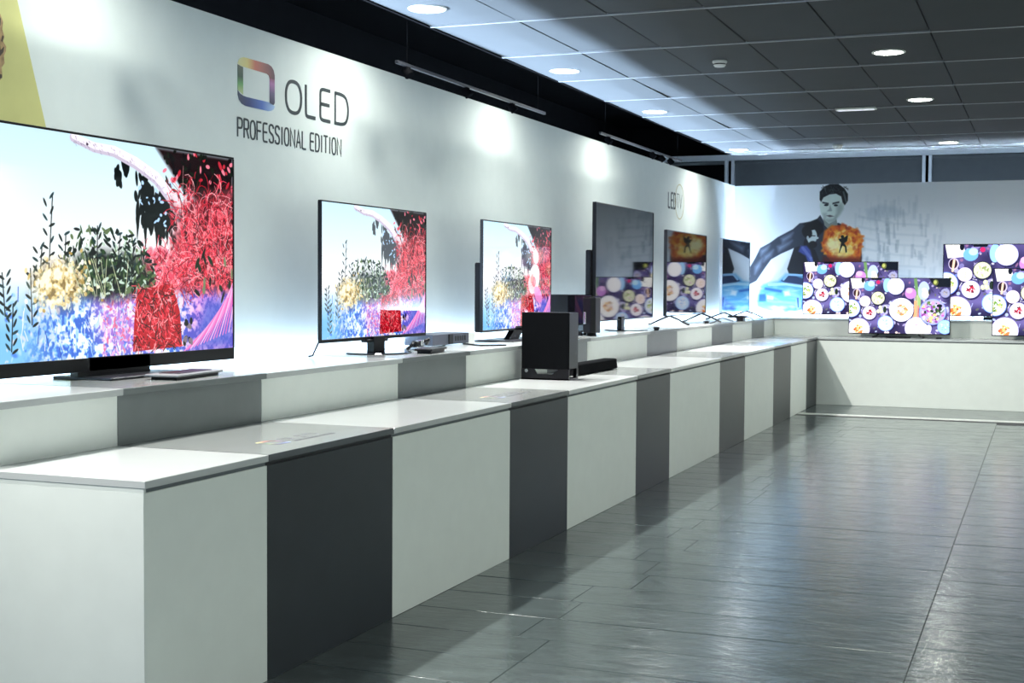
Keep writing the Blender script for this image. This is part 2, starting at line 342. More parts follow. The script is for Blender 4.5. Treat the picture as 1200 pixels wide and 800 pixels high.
def paint_food():
    p = Paint(560, 315, 0, 1.778, 0, 1, (.40, .36, .56)); U = p.rng.uniform; A = 1.778
    nz = p.noise(70); p.im += ((nz-.5)*.5)[..., None]*np.array([.7, .7, .8])
    for k in range(46): p.ell(U(0, A), U(0, 1), U(.03, .10), U(.02, .06), [(.66, .64, .84), (.86, .86, .97), (.26, .22, .42), (.74, .70, .90)][k % 4], U(0, 3), op=.75)
    for k in range(170): p.ell(U(0, A), U(0, 1), U(.010, .035), U(.008, .025), [(.93, .93, .98), (.78, .74, .88), (.30, .26, .42), (.60, .66, .90), (.90, .84, .82), (.50, .52, .46), (.84, .90, 1), (.70, .52, .66)][k % 8], U(0, 3), op=.85)
    for k in range(60): x, y, a = U(0, A), U(0, 1), U(0, 3); p.line([(x, y), (x+math.cos(a)*.06, y+math.sin(a)*.06)], .005, [(.96, .96, 1), (.22, .18, .36), (.75, .78, .95)][k % 3])
    def plate(x, y, r, col=(.99, .99, 1), rim=(.80, .80, .97), food=None, n=22, fr=.45, dark=None):
        x *= A; p.ell(x+.012, y+.022, r, r*1.02, (.12, .08, .28), op=.6)
        p.ell(x, y, r, r, dark or rim); p.ell(x, y, r*.93, r*.93, col)
        if food:
            for k in range(n):
                a = U(0, 6.28); q = r*fr*math.sqrt(U(0, 1)); p.ell(x+math.cos(a)*q, y+math.sin(a)*q, r*U(.08, .2), r*U(.05, .12), food[k % len(food)], U(0, 3))
    p.poly([(.01*A, .0), (.15*A, .0), (.16*A, .17), (.03*A, .19)], (.99, .99, .98))
    for k in range(14): p.ell(U(.03, .15)*A, U(.02, .16), .010, .003, (.70, .72, .75), U(0, 3))
    p.ell(.135*A, .03, .03, .05, (.08, .05, .12))
    p.line([(.66*A, 0), (.68*A, .3), (.66*A, .72)], .028, (.52, .66, .46)); p.line([(.70*A, .2), (.70*A, .5)], .03, (.70, .80, .56))
    p.line([(.665*A, .42), (.655*A, .75)], .024, (.94, .66, .42)); p.line([(.69*A, .5), (.69*A, .7)], .016, (.88, .60, .55))
    for k in range(5): p.line([((.655+.008*k)*A, .3), ((.65+.008*k)*A, .72)], .003, (.98, .90, .82), op=.8)
    p.ell(.615*A, .27, .10, .10, (.83, .62, .88)); p.ell(.60*A, .22, .06, .05, (.93, .78, .94))
    p.ell(.20*A, .14, .10, .09, (.56, .78, .97)); p.ell(.22*A, .10, .06, .05, (.80, .93, 1)); p.ell(.29*A, .07, .035, .035, (.86, .22, .50)); p.ell(.38*A, .12, .07, .13, (.70, .86, .99)); p.poly([(.22*A, 0), (.33*A, 0), (.32*A, .03), (.22*A, .03)], (.05, .03, .10))
    p.poly([(.80*A, 0), (A, 0), (A, .15), (.88*A, .15), (.82*A, .07)], (.05, .03, .07), soft=.02)
    p.ell(.86*A, .07, .045, .055, (.50, .52, .28)); p.ell(.855*A, .065, .028, .035, (.78, .80, .50))
    p.ell(.745*A, .22, .10, .17, (.78, .83, .98)); p.ell(.76*A, .28, .06, .07, (.97, .95, .86)); p.ell(.75*A, .20, .04, .03, (.98, .98, .99)); p.ell(.80*A, .24, .02, .05, (.30, .30, .36))
    plate(.955, .26, .085, (.70, .70, .82), (.50, .50, .72), [(.80, .76, .66), (.62, .60, .66)], 16)
    p.ell(.075*A, .27, .07, .085, (.86, .82, .93)); p.ell(.072*A, .27, .055, .068, (.24, .08, .12)); p.line([(.078*A, .22), (.068*A, .37)], .016, (.97, .86, .78))
    plate(.16, .42, .10, (.98, .93, .92), (.92, .88, .97), [(.95, .86, .80), (1, .97, .95)], 12)
    plate(.29, .36, .125, (.90, .91, .82), (.2, .2, .2), [(.97, .98, .90), (.66, .72, .50), (.80, .86, .66), (.90, .80, .85)], 26, .6, dark=(.13, .12, .16))
    plate(.02, .55, .165, (.93, .96, 1), (.52, .62, .92), [(.55, .70, .34), (.80, .84, .52), (.93, .95, .80), (.36, .52, .26)], 30, .62)
    plate(.465, .14, .155); plate(.205, .63, .125, (.99, .98, 1), (.85, .84, .99), [(.72, .08, .22), (.88, .25, .38), (.45, .05, .2), (.93, .55, .6)], 20, .42)
    for x, y in ((.315, .53), (.325, .60), (.295, .60)): p.ell(x*A, y, .032, .036, (.88, .90, .76)); p.ell(x*A-.008, y-.008, .016, .018, (.99, .99, .92))
    p.ell(.36*A, .57, .03, .06, (.22, .28, .20))
    plate(.37, .82, .145, (.84, .92, 1), (.58, .68, .98), [(.97, .93, .95), (.99, .98, 1), (.75, .82, .96)], 20, .6)
    plate(.525, .57, .215, (1, 1, 1), (.94, .94, 1), [(.96, .82, .62), (.99, .94, .84), (.90, .66, .42), (.95, .90, .92), (.70, .62, .55)], 34, .42)
    plate(.10, .93, .20, (.99, .99, 1), (.88, .86, .99), [(.96, .62, .38), (.98, .80, .60), (.90, .45, .25), (.96, .90, .60)], 22, .36)
    plate(.675, .90, .20, (1, 1, 1), (.90, .90, 1), [(.96, .95, .99), (.85, .80, .95)], 12, .5)
    plate(.835, .60, .235, (.78, .76, .95), (.66, .72, .99), [(.80, .45, .78), (.90, .70, .88), (.50, .60, .34), (.66, .40, .70), (.93, .93, .98), (.25, .33, .20), (.97, .88, .62)], 70, .80)
    for k in range(6): p.line([(.86*A+k*.02, .74-k*.03), (.94*A+k*.004, .58-k*.01)], .010, [(.20, .32, .18), (.88, .92, .96)][k % 2])
    p.ell(.815*A, .72, .035, .04, (.98, .90, .66)); p.ell(.90*A, .49, .05, .03, (.10, .08, .16))
    plate(.955, .87, .13, (.74, .88, .99), (.60, .72, .99), [(.90, .97, 1), (.60, .84, .97)], 12, .6)
    p.ell(.79*A, .93, .06, .10, (.93, .93, 1), .3)
    for x in (.37, .395, .48): p.ell(x*A, .985, .022, .02, (.97, .90, .88))
    p.im = np.clip(p.im, 0, 1)**1.35
    return p.image('table_picture')
MURAL = {
 'jacket':[(-3.94,1.65),(-3.88,1.76),(-3.80,1.90),(-3.73,2.04),(-3.60,2.11),(-3.49,2.19),(-3.28,2.30),(-3.19,2.38),(-3.04,2.40),(-2.95,2.44),(-2.91,2.49),(-2.85,2.39),(-2.79,2.35),(-2.66,2.38),(-2.58,2.34),(-2.47,2.28),(-2.37,2.20),(-2.34,1.91),(-2.35,1.75),(-2.36,1.27),(-3.19,1.26),(-3.35,1.75),(-3.26,2.04),(-3.44,1.96),(-3.58,1.88),(-3.67,1.75),(-3.78,1.58),(-3.88,1.53)],
 'fold1':[(-3.73,2.01),(-3.60,2.08),(-3.63,2.01),(-3.72,1.93)],
 'fold2':[(-3.44,2.17),(-3.28,2.25),(-3.31,2.19),(-3.42,2.11)],
 'fold3':[(-3.67,1.93),(-3.55,2.01),(-3.58,1.93),(-3.68,1.85)],
 'fold4':[(-3.49,2.06),(-3.29,2.14),(-3.33,2.09),(-3.47,1.99)],
 'fold5':[(-3.80,1.78),(-3.70,1.90),(-3.73,1.78),(-3.80,1.68)],
 'lapel':[(-2.95,2.43),(-2.87,2.36),(-2.86,2.27),(-2.94,2.20),(-3.07,2.28),(-3.14,2.37)],
 'neck':[(-2.87,2.46),(-2.69,2.44),(-2.67,2.34),(-2.77,2.27),(-2.85,2.35)],
 'face':[(-2.90,2.73),(-2.85,2.78),(-2.76,2.79),(-2.65,2.76),(-2.62,2.66),(-2.58,2.63),(-2.60,2.57),(-2.64,2.50),(-2.71,2.41),(-2.79,2.37),(-2.85,2.42),(-2.90,2.51),(-2.92,2.62)],
 'hair':[(-2.92,2.70),(-2.92,2.81),(-2.86,2.88),(-2.79,2.91),(-2.67,2.91),(-2.59,2.85),(-2.54,2.77),(-2.54,2.68),(-2.58,2.62),(-2.61,2.66),(-2.63,2.74),(-2.70,2.78),(-2.79,2.77),(-2.87,2.73),(-2.90,2.67)],
 'shade':[(-2.69,2.62),(-2.62,2.65),(-2.60,2.57),(-2.64,2.50),(-2.71,2.41),(-2.75,2.38),(-2.69,2.50)],
 'browl':[(-2.885,2.672),(-2.80,2.655),(-2.795,2.633),(-2.88,2.65)],
 'browr':[(-2.745,2.655),(-2.655,2.675),(-2.655,2.652),(-2.745,2.633)],
 'nose':[(-2.78,2.63),(-2.75,2.55),(-2.76,2.54),(-2.82,2.54),(-2.79,2.57)],
 'mouth':[(-2.83,2.48),(-2.78,2.49),(-2.72,2.47),(-2.78,2.46)],
 'jaw':[(-2.87,2.51),(-2.83,2.51),(-2.83,2.44),(-2.72,2.44),(-2.69,2.49),(-2.71,2.41),(-2.79,2.37),(-2.85,2.41)],
 'fire':[(-2.88,2.07),(-2.85,2.27),(-2.75,2.35),(-2.64,2.33),(-2.53,2.29),(-2.41,2.25),(-2.35,2.13),(-2.35,1.97),(-2.37,1.85),(-2.52,1.85),(-2.75,1.87),(-2.84,1.96)],
 'fig':[(-2.66,2.16),(-2.61,2.17),(-2.58,2.18),(-2.54,2.21),(-2.53,2.20),(-2.54,2.13),(-2.58,2.10),(-2.55,2.06),(-2.54,1.98),(-2.56,1.97),(-2.57,2.05),(-2.60,2.07),(-2.62,2.03),(-2.64,1.97),(-2.65,1.97),(-2.63,2.06),(-2.62,2.11),(-2.64,2.13)],
 'hair2':[(-3.17,2.27),(-3.10,2.32),(-3.02,2.32),(-3.01,2.28),(-3.07,2.23),(-3.08,2.14),(-3.10,2.11),(-3.15,2.17)],
 'face2':[(-3.07,2.27),(-3.02,2.30),(-2.97,2.23),(-2.93,2.16),(-2.96,2.09),(-3.04,2.11),(-3.09,2.14),(-3.10,2.19)],
 'beard2':[(-3.05,2.14),(-2.96,2.11),(-2.96,2.06),(-3.00,2.01),(-3.05,2.04)],
 'body2':[(-3.26,2.04),(-3.17,2.07),(-3.07,2.09),(-2.97,2.01),(-2.87,1.75),(-2.87,1.43),(-3.20,1.42),(-3.35,1.75)],
 'shirt2':[(-3.20,1.99),(-3.17,2.07),(-3.09,2.07),(-3.04,2.01),(-3.00,1.88),(-2.99,1.78),(-3.05,1.81),(-3.10,1.93)],
 'glass2':[(-3.07,2.22),(-2.97,2.21),(-2.97,2.20),(-3.07,2.20)],
 'car':[(-3.72,1.51),(-3.68,1.54),(-3.48,1.58),(-3.37,1.68),(-3.23,1.67),(-3.12,1.65),(-3.04,1.61),(-2.96,1.49),(-2.94,1.20),(-3.11,1.13),(-3.36,1.12),(-3.62,1.15),(-3.77,1.19),(-3.75,1.38)],
 'carwin':[(-3.44,1.58),(-3.35,1.66),(-3.23,1.65),(-3.04,1.59),(-3.01,1.51),(-3.15,1.53),(-3.38,1.56)],
 'grille':[(-3.66,1.49),(-3.42,1.45),(-3.43,1.42),(-3.66,1.46)],
 'bumper':[(-3.74,1.39),(-3.65,1.40),(-3.63,1.29),(-3.74,1.29)],
 'lamp':[(-3.40,1.44),(-3.32,1.45),(-3.30,1.38),(-3.38,1.37)],
 'plate':[(-3.63,1.38),(-3.54,1.36),(-3.54,1.32),(-3.63,1.33)],
 'carshade':[(-3.39,1.22),(-3.25,1.30),(-3.22,1.35),(-3.12,1.30),(-3.11,1.13),(-3.36,1.12)],
 'wheel':[(-3.23,1.35),(-3.18,1.38),(-3.15,1.30),(-3.16,1.22),(-3.20,1.19),(-3.23,1.25)],
}
def paint_mural():
    p = Paint(1180, 428, -4.09, 1.0, 2.912, 1.065, (.93, .95, .97)); U = p.rng.uniform; Q = MURAL
    k = np.clip((p.X+2.9)/1.6, 0, 1)[..., None]; p.im = p.im*(1-k) + np.array([.93, .95, .97])*k
    k = (np.clip((p.X+1.7)/1.2, 0, 1)*np.clip((p.Y-1.9)/.7, 0, 1))[..., None]; p.im += (np.array([.95, .96, .97])-p.im)*k
    # hazy city facade
    for i in range(150):
        x = U(-2.45, -1.25); y = U(1.5, 2.62); a = max(0, 1-np.hypot((x+1.95)/.75, (y-1.95)/.75)); h = U(.05, .25)
        p.poly([(x, y), (x+U(.01, .05), y), (x+U(.01, .05), y+h), (x, y+h)], [(.55, .62, .68), (.84, .88, .90), (.62, .68, .72)][i % 3], op=.55*a, soft=.02)
    for i in range(14): y = 1.5+i*.07; p.poly([(-2.4, y+.14), (-1.9, y+.03), (-1.5, y), (-1.5, y-.02), (-1.9, y+.01), (-2.4, y+.11)], [(.62, .69, .75), (.90, .93, .96)][i % 2], op=.25, soft=.03)
    p.poly([(-2.3, 2.55), (-2.1, 2.62), (-1.9, 2.58), (-1.75, 2.48), (-2.25, 2.40)], (.66, .73, .79), op=.35, soft=.06)
    # the figure in a dark jacket
    p.poly(Q['jacket'], (.19, .21, .27), soft=.012)
    for i in range(5): p.poly(Q['fold%d' % (i+1)], (.50, .55, .64), op=.85, soft=.06)
    p.poly(Q['lapel'], (.03, .035, .05), op=.9, soft=.03)
    p.poly(Q['neck'], (.52, .56, .54)); p.poly(Q['face'], (.84, .89, .86), soft=.01); p.poly(Q['shade'], (.62, .67, .66), op=.75, soft=.05)
    p.poly(Q['jaw'], (.52, .57, .57), op=.6, soft=.05); p.ell(-2.83, 2.73, .06, .04, (.80, .84, .80), op=.6, soft=.8)
    for n in ('browl', 'browr'): p.poly(Q[n], (.13, .14, .16), op=.9, soft=.012)
    p.ell(-2.83, 2.625, .030, .014, (.10, .11, .13)); p.ell(-2.70, 2.62, .028, .014, (.08, .09, .11)); p.poly(Q['nose'], (.50, .55, .55), op=.7, soft=.015); p.poly(Q['mouth'], (.30, .28, .30), op=.9, soft=.012)
    p.poly(Q['hair'], (.06, .065, .075), soft=.012)
    for i in range(40): x = U(-2.90, -2.58); p.line([(x, U(2.78, 2.90)), (x+U(.0, .06), U(2.76, 2.88))], .005, [(.30, .33, .35), (.02, .02, .03)][i % 2], op=.6)
    p.line([(-2.60, 2.80), (-2.56, 2.66)], .012, (.40, .44, .46), op=.7)
    # second figure in profile
    p.poly(Q['body2'], (.12, .13, .17), soft=.012); p.ell(-3.02, 2.20, .072, .105, (.80, .85, .86), soft=.15); p.ell(-2.948, 2.175, .022, .016, (.80, .85, .86)); p.ell(-3.005, 2.085, .058, .05, (.10, .11, .13), soft=.3); p.ell(-3.085, 2.255, .065, .085, (.055, .06, .075), .5, soft=.2); p.ell(-3.03, 2.305, .055, .022, (.055, .06, .075), soft=.3); p.ell(-3.075, 2.18, .016, .026, (.70, .75, .76)); p.ell(-3.10, 2.10, .03, .06, (.10, .11, .14), soft=.3); p.poly(Q['shirt2'], (.27, .32, .62), soft=.025); p.line([(-3.14, 2.04), (-3.03, 1.90), (-3.0, 1.80)], .02, (.48, .54, .80), op=.6); p.poly(Q['glass2'], (.05, .05, .07), op=.9)
    # ball of fire with a small leaping silhouette
    p.poly(Q['fire'], (.86, .45, .12), soft=.03)
    for i in range(330):
        a = U(0, 6.28); q = math.sqrt(U(0, 1)); x = -2.60+math.cos(a)*q*.27; y = 2.09+math.sin(a)*q*.25
        c = [(.97, .78, .30), (.98, .90, .52), (.88, .42, .10), (.70, .20, .08), (.93, .62, .18), (.99, .95, .70)]
        j = p.rng.randint(2, 5) if q > .75 else p.rng.randint(0, 6); p.ell(x, y, U(.015, .05), U(.012, .035), c[j], U(0, 3), op=.6, soft=.6)
    p.ell(-2.72, 2.08, .10, .08, (.99, .95, .72), op=.9, soft=.9); p.ell(-2.60, 1.96, .12, .06, (.98, .90, .55), op=.7, soft=.9)
    p.poly([(-2.86, 1.92), (-2.36, 1.90), (-2.36, 1.84), (-2.86, 1.84)], (.35, .08, .06), op=.8, soft=.06)
    p.poly(Q['fig'], (.04, .035, .03)); p.ell(-2.605, 2.19, .022, .022, (.04, .035, .03))
    # blue car coming forward out of mist
    p.poly(Q['car'], (.42, .72, .90), soft=.05); p.poly(Q['carshade'], (.20, .33, .70), op=.9, soft=.05)
    p.line([(-3.60, 1.53), (-3.36, 1.54), (-3.0, 1.49)], .02, (.78, .93, .99), op=.9); p.poly(Q['carwin'], (.16, .22, .36), soft=.02); p.line([(-3.40, 1.60), (-3.34, 1.67), (-3.1, 1.66)], .014, (.62, .80, .95))
    for i in range(34): p.ell(U(-3.85, -2.9), 1.05+abs(p.rng.normal(0, .06)), U(.05, .15), U(.02, .05), (.90, .95, .99), op=.6, soft=.9)
    for i in range(40): p.ell(U(-3.75, -3.2), U(1.15, 1.5), U(.03, .10), U(.01, .03), [(.70, .92, .99), (.35, .66, .90), (.85, .96, 1)][i % 3], U(-.4, .2), op=.4, soft=.9)
    p.poly(Q['grille'], (.20, .42, .72), soft=.02); p.poly(Q['bumper'], (.15, .36, .80), op=.9, soft=.03); p.poly(Q['lamp'], (.95, .99, 1), soft=.03); p.poly(Q['plate'], (.90, .96, 1), soft=.015); p.poly(Q['wheel'], (.55, .74, .95), soft=.03); p.line([(-3.2, 1.34), (-3.19, 1.22)], .012, (.20, .30, .6))
    return p.image('printed_figures')

def image_material(name, img, emit=0, rough=.5, ior=1.5, tint=None):
    m = bpy.data.materials.new(name); m.use_nodes = True; nt = m.node_tree; b = nt.nodes['Principled BSDF']
    t = nt.nodes.new('ShaderNodeTexImage'); t.image = img; t.extension = 'EXTEND'
    uv = nt.nodes.new('ShaderNodeUVMap'); nt.links.new(uv.outputs[0], t.inputs[0])
    b.inputs['Roughness'].default_value = rough; b.inputs['IOR'].default_value = ior
    if emit:
        b.inputs['Base Color'].default_value = (.006, .006, .007, 1)
        nt.links.new(t.outputs[0], b.inputs['Emission Color']); b.inputs['Emission Strength'].default_value = emit
    else: nt.links.new(t.outputs[0], b.inputs['Base Color'])
    return m
def face_uv(o, axis_u, axis_v):
    """planar UV over the mesh's own extent"""
    me = o.data; co = np.array([v.co[:] for v in me.vertices]); lo, hi = co.min(0), co.max(0)
    uv = me.uv_layers.new(name='UVMap')
    for l in me.loops:
        c = co[l.vertex_index]; uv.data[l.index].uv = ((c[axis_u]-lo[axis_u])/(hi[axis_u]-lo[axis_u]), (c[axis_v]-lo[axis_v])/(hi[axis_v]-lo[axis_v]))
    return o

# ------------------------------------------------------------------ the setting
X1 = 4.6; Y0 = -3.0; YB = 20.5
# floor: slate planks laid across the room, joints recessed over a dark bed
fl = MB().box((-6.2, Y0, -.12), (X1, YB, -.006)).build('floor', GAP, kind='structure')
plank_me = None
rows = [(5.34 + .3525*k) for k in range(-16, 31)]
seam = [random.choice((-.10, -.04, 0, .05, .09)) for _ in rows]
cols = [(-3.472, -1.972), (-1.972, -.472), (-.472, 1.028), (1.028, 2.528), (2.528, 4.028)]
n = 0
for ci, (xa, xb) in enumerate(cols):
    for y in rows:
        yo = y + (.13 if ci % 2 == 0 and ci else 0)
        if xb < -2.5 and yo < 0: continue
        if yo+.3525 > 16.03: continue
        if n >= 225 and ci > 3: continue
        # a plank far outside the frame is skipped by the joined bed below
        if plank_me is None:
            o = MB().box((-.747, -.1735, -.012), (.747, .1735, 0), bev=.0016).build('floor_plank', PLANK, fl); plank_me = o.data
        else:
            o = bpy.data.objects.new('floor_plank', plank_me); C.objects.link(o); o.parent = fl
        sj = seam[rows.index(y)]; xa_, xb_ = (xa+sj if ci == 1 else xa), (xb+sj if ci == 0 else xb)
        o.scale = ((xb_-xa_)/1.4965, 1, 1); o.location = ((xa_+xb_)/2, yo+.17625, -.0006+random.uniform(-.0006, .0006))
        o.rotation_euler = (random.uniform(-.0012, .0012), random.uniform(-.0004, .0004), 0); n += 1
st = MB().box((-2.70, 16.07, -.004), (X1, 16.25, .002)).build('trim_1', STRIPM, kind='structure')
tag(st, 'pale metal strip crossing the dark floor before the far counter')
fb = MB().box((-2.70, 16.25, -.02), (X1, 17.53, -.001)).build('trim_2', PLANK, kind='structure')
tag(fb, 'smooth dark floor band between pale strip and far white counter')

wl = MB().box((XW-.09, 1.0, 0), (XW, YW+.09, 2.912)).build('wall_left', WALL, kind='structure')
wb = MB().box((XW, YW, 0), (X1, YW+.09, 2.912)).build('wall_back', WALL, kind='structure')
MB().box((-6.3, Y0, 0), (-6.2, YB+.2, 4.0)).build('wall_outer_left', VOID, kind='structure')
MB().box((X1, Y0, 0), (X1+.1, YB+.2, 4.0)).build('wall_outer_right', ARCH, kind='structure')
MB().box((4.0, Y0, 0), (4.09, YW, 2.912)).build('wall_right_bounce', WALL, kind='structure')  # unseen white partition, added to bounce light onto the plinth fronts
MB().box((-6.3, YB+.12, 0), (X1+.1, YB+.2, 4.0)).build('wall_outer_back', VOID, kind='structure')
# black void above the tiled ceiling
MB().box((-6.3, Y0, 3.95), (X1+.1, YB+.2, 4.05)).build('ceiling_void', VOID, kind='structure')

# tiled ceiling: metal tiles, pale bars for the light on cross seams, dark joints
XE, YE = -3.735, 17.02
ce = MB().box((XE+.01, Y0, ZC+.03), (X1, YE-.01, ZC+.10)).build('ceiling', VOID, kind='structure')
tile_me = None; gy = [8.018 + 1.236*k for k in range(-9, 8)]
for i in range(14):
    xa = XE + .6*i
    for y in gy:
        yb_ = min(y+1.236, YE)
        if yb_-y < .1: continue
        full = yb_-y > 1.2
        if full and tile_me is not None:
            o = bpy.data.objects.new('ceiling_tile', tile_me); C.objects.link(o); o.parent = ce
        else:
            o = MB().box((.004, .012, 0), (.596, yb_-y-.012, .03), bev=.0025).build('ceiling_tile', TILE, ce)
            if full: tile_me = o.data
        o.location = (xa, y, ZC+random.uniform(-.001, .001)); o.rotation_euler = (random.uniform(-.003, .003), random.uniform(-.003, .003), 0)
for y in gy[1:]+[YE]:
    MB().box((XE, y-.011, ZC-.006), (X1, y+.011, ZC+.028)).build('seam_glint', GLINT, ce)  # pale bars stand in for tile edges that catch the light
MB().box((XE-.022, Y0, ZC-.004), (XE-.001, YE, 3.95)).build('trim_3', VOID, kind='structure')
MB().box((XE, YE+.012, ZC-.002), (X1, YE+.03, 3.95)).build('trim_4', VOID, kind='structure')

# window band above the far partition: white frame, grey blinds down
wi = MB().box((-5.6, YB-.05, 3.415), (X1, YB+.05, 3.50)).build('window_1', FRAME, kind='structure')
for x in (-4.59, -4.49, -1.70, -1.61, 1.19, 1.28):
    MB().box((x, YB-.05, 2.0), (x+.045, YB+.05, 3.412), bev=.004).build('window_mullion', FRAME, wi)
for xa, xb in ((-5.6, -4.60), (-4.44, -1.71), (-1.56, 1.18), (1.33, X1)):
    MB().box((xa, YB+.0, 2.0), (xb, YB+.015, 3.40)).build('roller_blind', VOID if xb < -4.5 else BLIND, wi)
    MB().cyl((xa, YB-.005, 3.385), (xb, YB-.005, 3.385), .028, seg=12).build('blind_roller', BLIND, wi)

# ------------------------------------------------------------------ display plinths
XF, XR = -2.7085, -3.39
EDGE = [3.623, 4.374, 5.426, 6.857, 7.82, 9.316, 10.247, 11.99, 13.076, 14.576, 15.634, 16.742, 17.53]
ORD = ['first', 'second', 'third', 'fourth', 'fifth', 'sixth']
UP_HINT = ['at far left below the largest television', 'below the grey controller of the largest television', 'seen below the oval foot of the second television',
           'below the media box and black controller', 'just left of the subwoofer below the leaning television', 'mostly hidden behind the subwoofer', 'right of the subwoofer below the tallest dark television',
           'below the left foot of the middle dark television', 'below the middle dark television', 'below the first legs of the last dark television', 'below the last dark television', 'last one before the far corner']
for k in range(12):
    ya, yb = EDGE[k], EDGE[k+1]; dark = k % 2; body, top = (DLAM, DTOP) if dark else (WLAM, WTOP)
    c = 'charcoal' if dark else 'white'; o_ = ORD[k//2]
    t = empty('display_plinth', ((XF+XR)/2, (ya+yb)/2, 0), label=f'low {c} display plinth in the front row, {o_} {c} one from the near end', cat='plinth', group='front row of low display plinths')
    L = (XF-XR)/2; h = (yb-ya)/2; g = .0015
    e = .012 if k == 0 else 0
    MB().box((-L+.002, -h+g, 0), (L, h-g, .817), bev=.001).build('body', body, t)
    MB().box((-L+.01, -h+g+e, .817), (L-.008, h-g, .832)).build('shadow_gap', GAPG if not dark else GAP, t)
    MB().box((-L+.002, -h+g-(.002 if k == 0 else 0), .832), (L+.008, h-g, .858), bev=.0018).build('lid', top if not dark else [DTOP], t)
    if k == 0: MB().box((-L+.004, -h+g, .817), (L, -h+g+.012, .832)).build('end_filler', WLAM, t)
    if dark: MB().box((-L+.004, -h+g+.001, .858), (L+.006, h-g-.001, .8588)).build('top_sheet', SHEET, t)['label'] = 'pale grey printed sheet on the dark lid'
    # the taller box behind it
    L2 = (-3.39+4.0)/2
    t2 = empty('shelf_plinth', (-3.695, (ya+yb)/2, 0), label=f'{"grey" if dark else "white"} rear shelf plinth {UP_HINT[k]}', cat='plinth', group='rear row of taller shelf plinths')
    MB().box((-L2, -h+g, 0), (L2, h-g, 1.058), bev=.001).build('body', GLAM if dark else WLAM, t2)
    MB().box((-L2, -h+g, 1.058), (L2+.03, h-g, 1.085), bev=.0018).build('lid', GLAM if dark else WTOP, t2)
    if dark: MB().box((-L2, -h+g+.001, 1.085), (L2+.028, h-g-.001, 1.0856)).build('top_sheet', SHEET, t2)
# corner and far counter
t = empty('shelf_plinth', (-3.695, 18.22, 0), label='white corner block joining the rear plinth row to the far shelf', cat='plinth')
MB().box((-.305, -.688, 0), (.305, .65, 1.058), bev=.001).build('body', WLAM, t)
MB().box((-.305, -.688, 1.058), (.305, .65, 1.085), bev=.0018).build('lid', WTOP, t)
t = empty('display_counter', (.6, 17.865, 0), label='long low white counter across the far end of the room', cat='counter')
MB().box((-3.30, -.335, 0), (3.38, .335, .817), bev=.001).build('body', WLAM, t)
MB().box((-3.30, -.327, .817), (3.38, .33, .832)).build('shadow_gap', GAPG, t)
MB().box((-3.30, -.343, .832), (3.38, .335, .858), bev=.0018).build('lid', WTOP, t)
MB().box((-3.985, -.333, 0), (-3.303, .335, .817)).build('corner_infill', WLAM, t)
MB().box((-3.985, -.333, .832), (-3.303, .335, .858)).build('corner_lid', WTOP, t)
t = empty('display_shelf', (.6, 18.53, 0), label='long raised white shelf behind the far counter along the printed wall', cat='counter')
MB().box((-3.985, -.325, 0), (3.38, .32, 1.058), bev=.001).build('body', WLAM, t)
MB().box((-3.985, -.337, 1.058), (3.38, .32, 1.085), bev=.0018).build('lid', WTOP, t)

# ------------------------------------------------------------------ prints and lettering
mu = MB().box((-4.098, YW-.008, 1.0), (1.0, YW-.001, 2.912)).build('wall_print', image_material('printed_wall_panel', paint_mural(), rough=.6))
tag(mu, 'printed wall panel with jacketed figure, fireball and pale blue car on far wall', 'print')
uvl = mu.data.uv_layers.new(name='UVMap')
for l in mu.data.loops:
    c = mu.data.vertices[l.vertex_index].co; uvl.data[l.index].uv = ((c.x+4.09)/5.09, (c.z-1.065)/1.847)

GLYPH = {
 'O': [[(.5, 1), (.2, .95), (.04, .75), (0, .5), (.04, .25), (.2, .05), (.5, 0), (.8, .05), (.96, .25), (1, .5), (.96, .75), (.8, .95), (.5, 1)]],
 'L': [[(.05, 1), (.05, .30), (.05, .12), (.09, .03), (.22, 0), (.5, 0), (.95, 0)]],
 'E': [[(.95, 1), (.5, 1), (.25, 1), (.09, .96), (.04, .86), (.04, .6), (.04, .4), (.04, .14), (.09, .04), (.25, 0), (.5, 0), (.95, 0)], [(.04, .52), (.88, .52)]],
 'D': [[(.04, 0), (.04, .97), (.04, 1), (.10, 1), (.5, 1), (.8, .94), (.95, .74), (1, .5), (.95, .26), (.8, .06), (.5, 0), (.10, 0), (.04, 0)]],
 'P': [[(.04, 0), (.04, .97), (.04, 1), (.10, 1), (.6, 1), (.92, .96), (1, .75), (.92, .52), (.6, .48), (.04, .48)]],
 'R': [[(.04, 0), (.04, .97), (.04, 1), (.10, 1), (.6, 1), (.92, .96), (1, .75), (.92, .52), (.6, .48), (.04, .48)], [(.55, .48), (1, 0)]],
 'F': [[(.04, 0), (.04, 1), (.95, 1)], [(.04, .52), (.85, .52)]],
 'S': [[(.97, .80), (.88, .95), (.5, 1), (.12, .95), (.02, .76), (.14, .58), (.5, .5), (.86, .42), (.98, .24), (.88, .05), (.5, 0), (.12, .05), (.03, .20)]],
 'I': [[(.5, 0), (.5, 1)]],
 'N': [[(.04, 0), (.04, 1), (.96, 0), (.96, 1)]],
 'A': [[(0, 0), (.5, 1), (1, 0)], [(.17, .32), (.83, .32)]],
 'T': [[(.5, 0), (.5, 1)], [(0, 1), (1, 1)]],
 'V': [[(0, 1), (.5, 0), (1, 1)]],
}
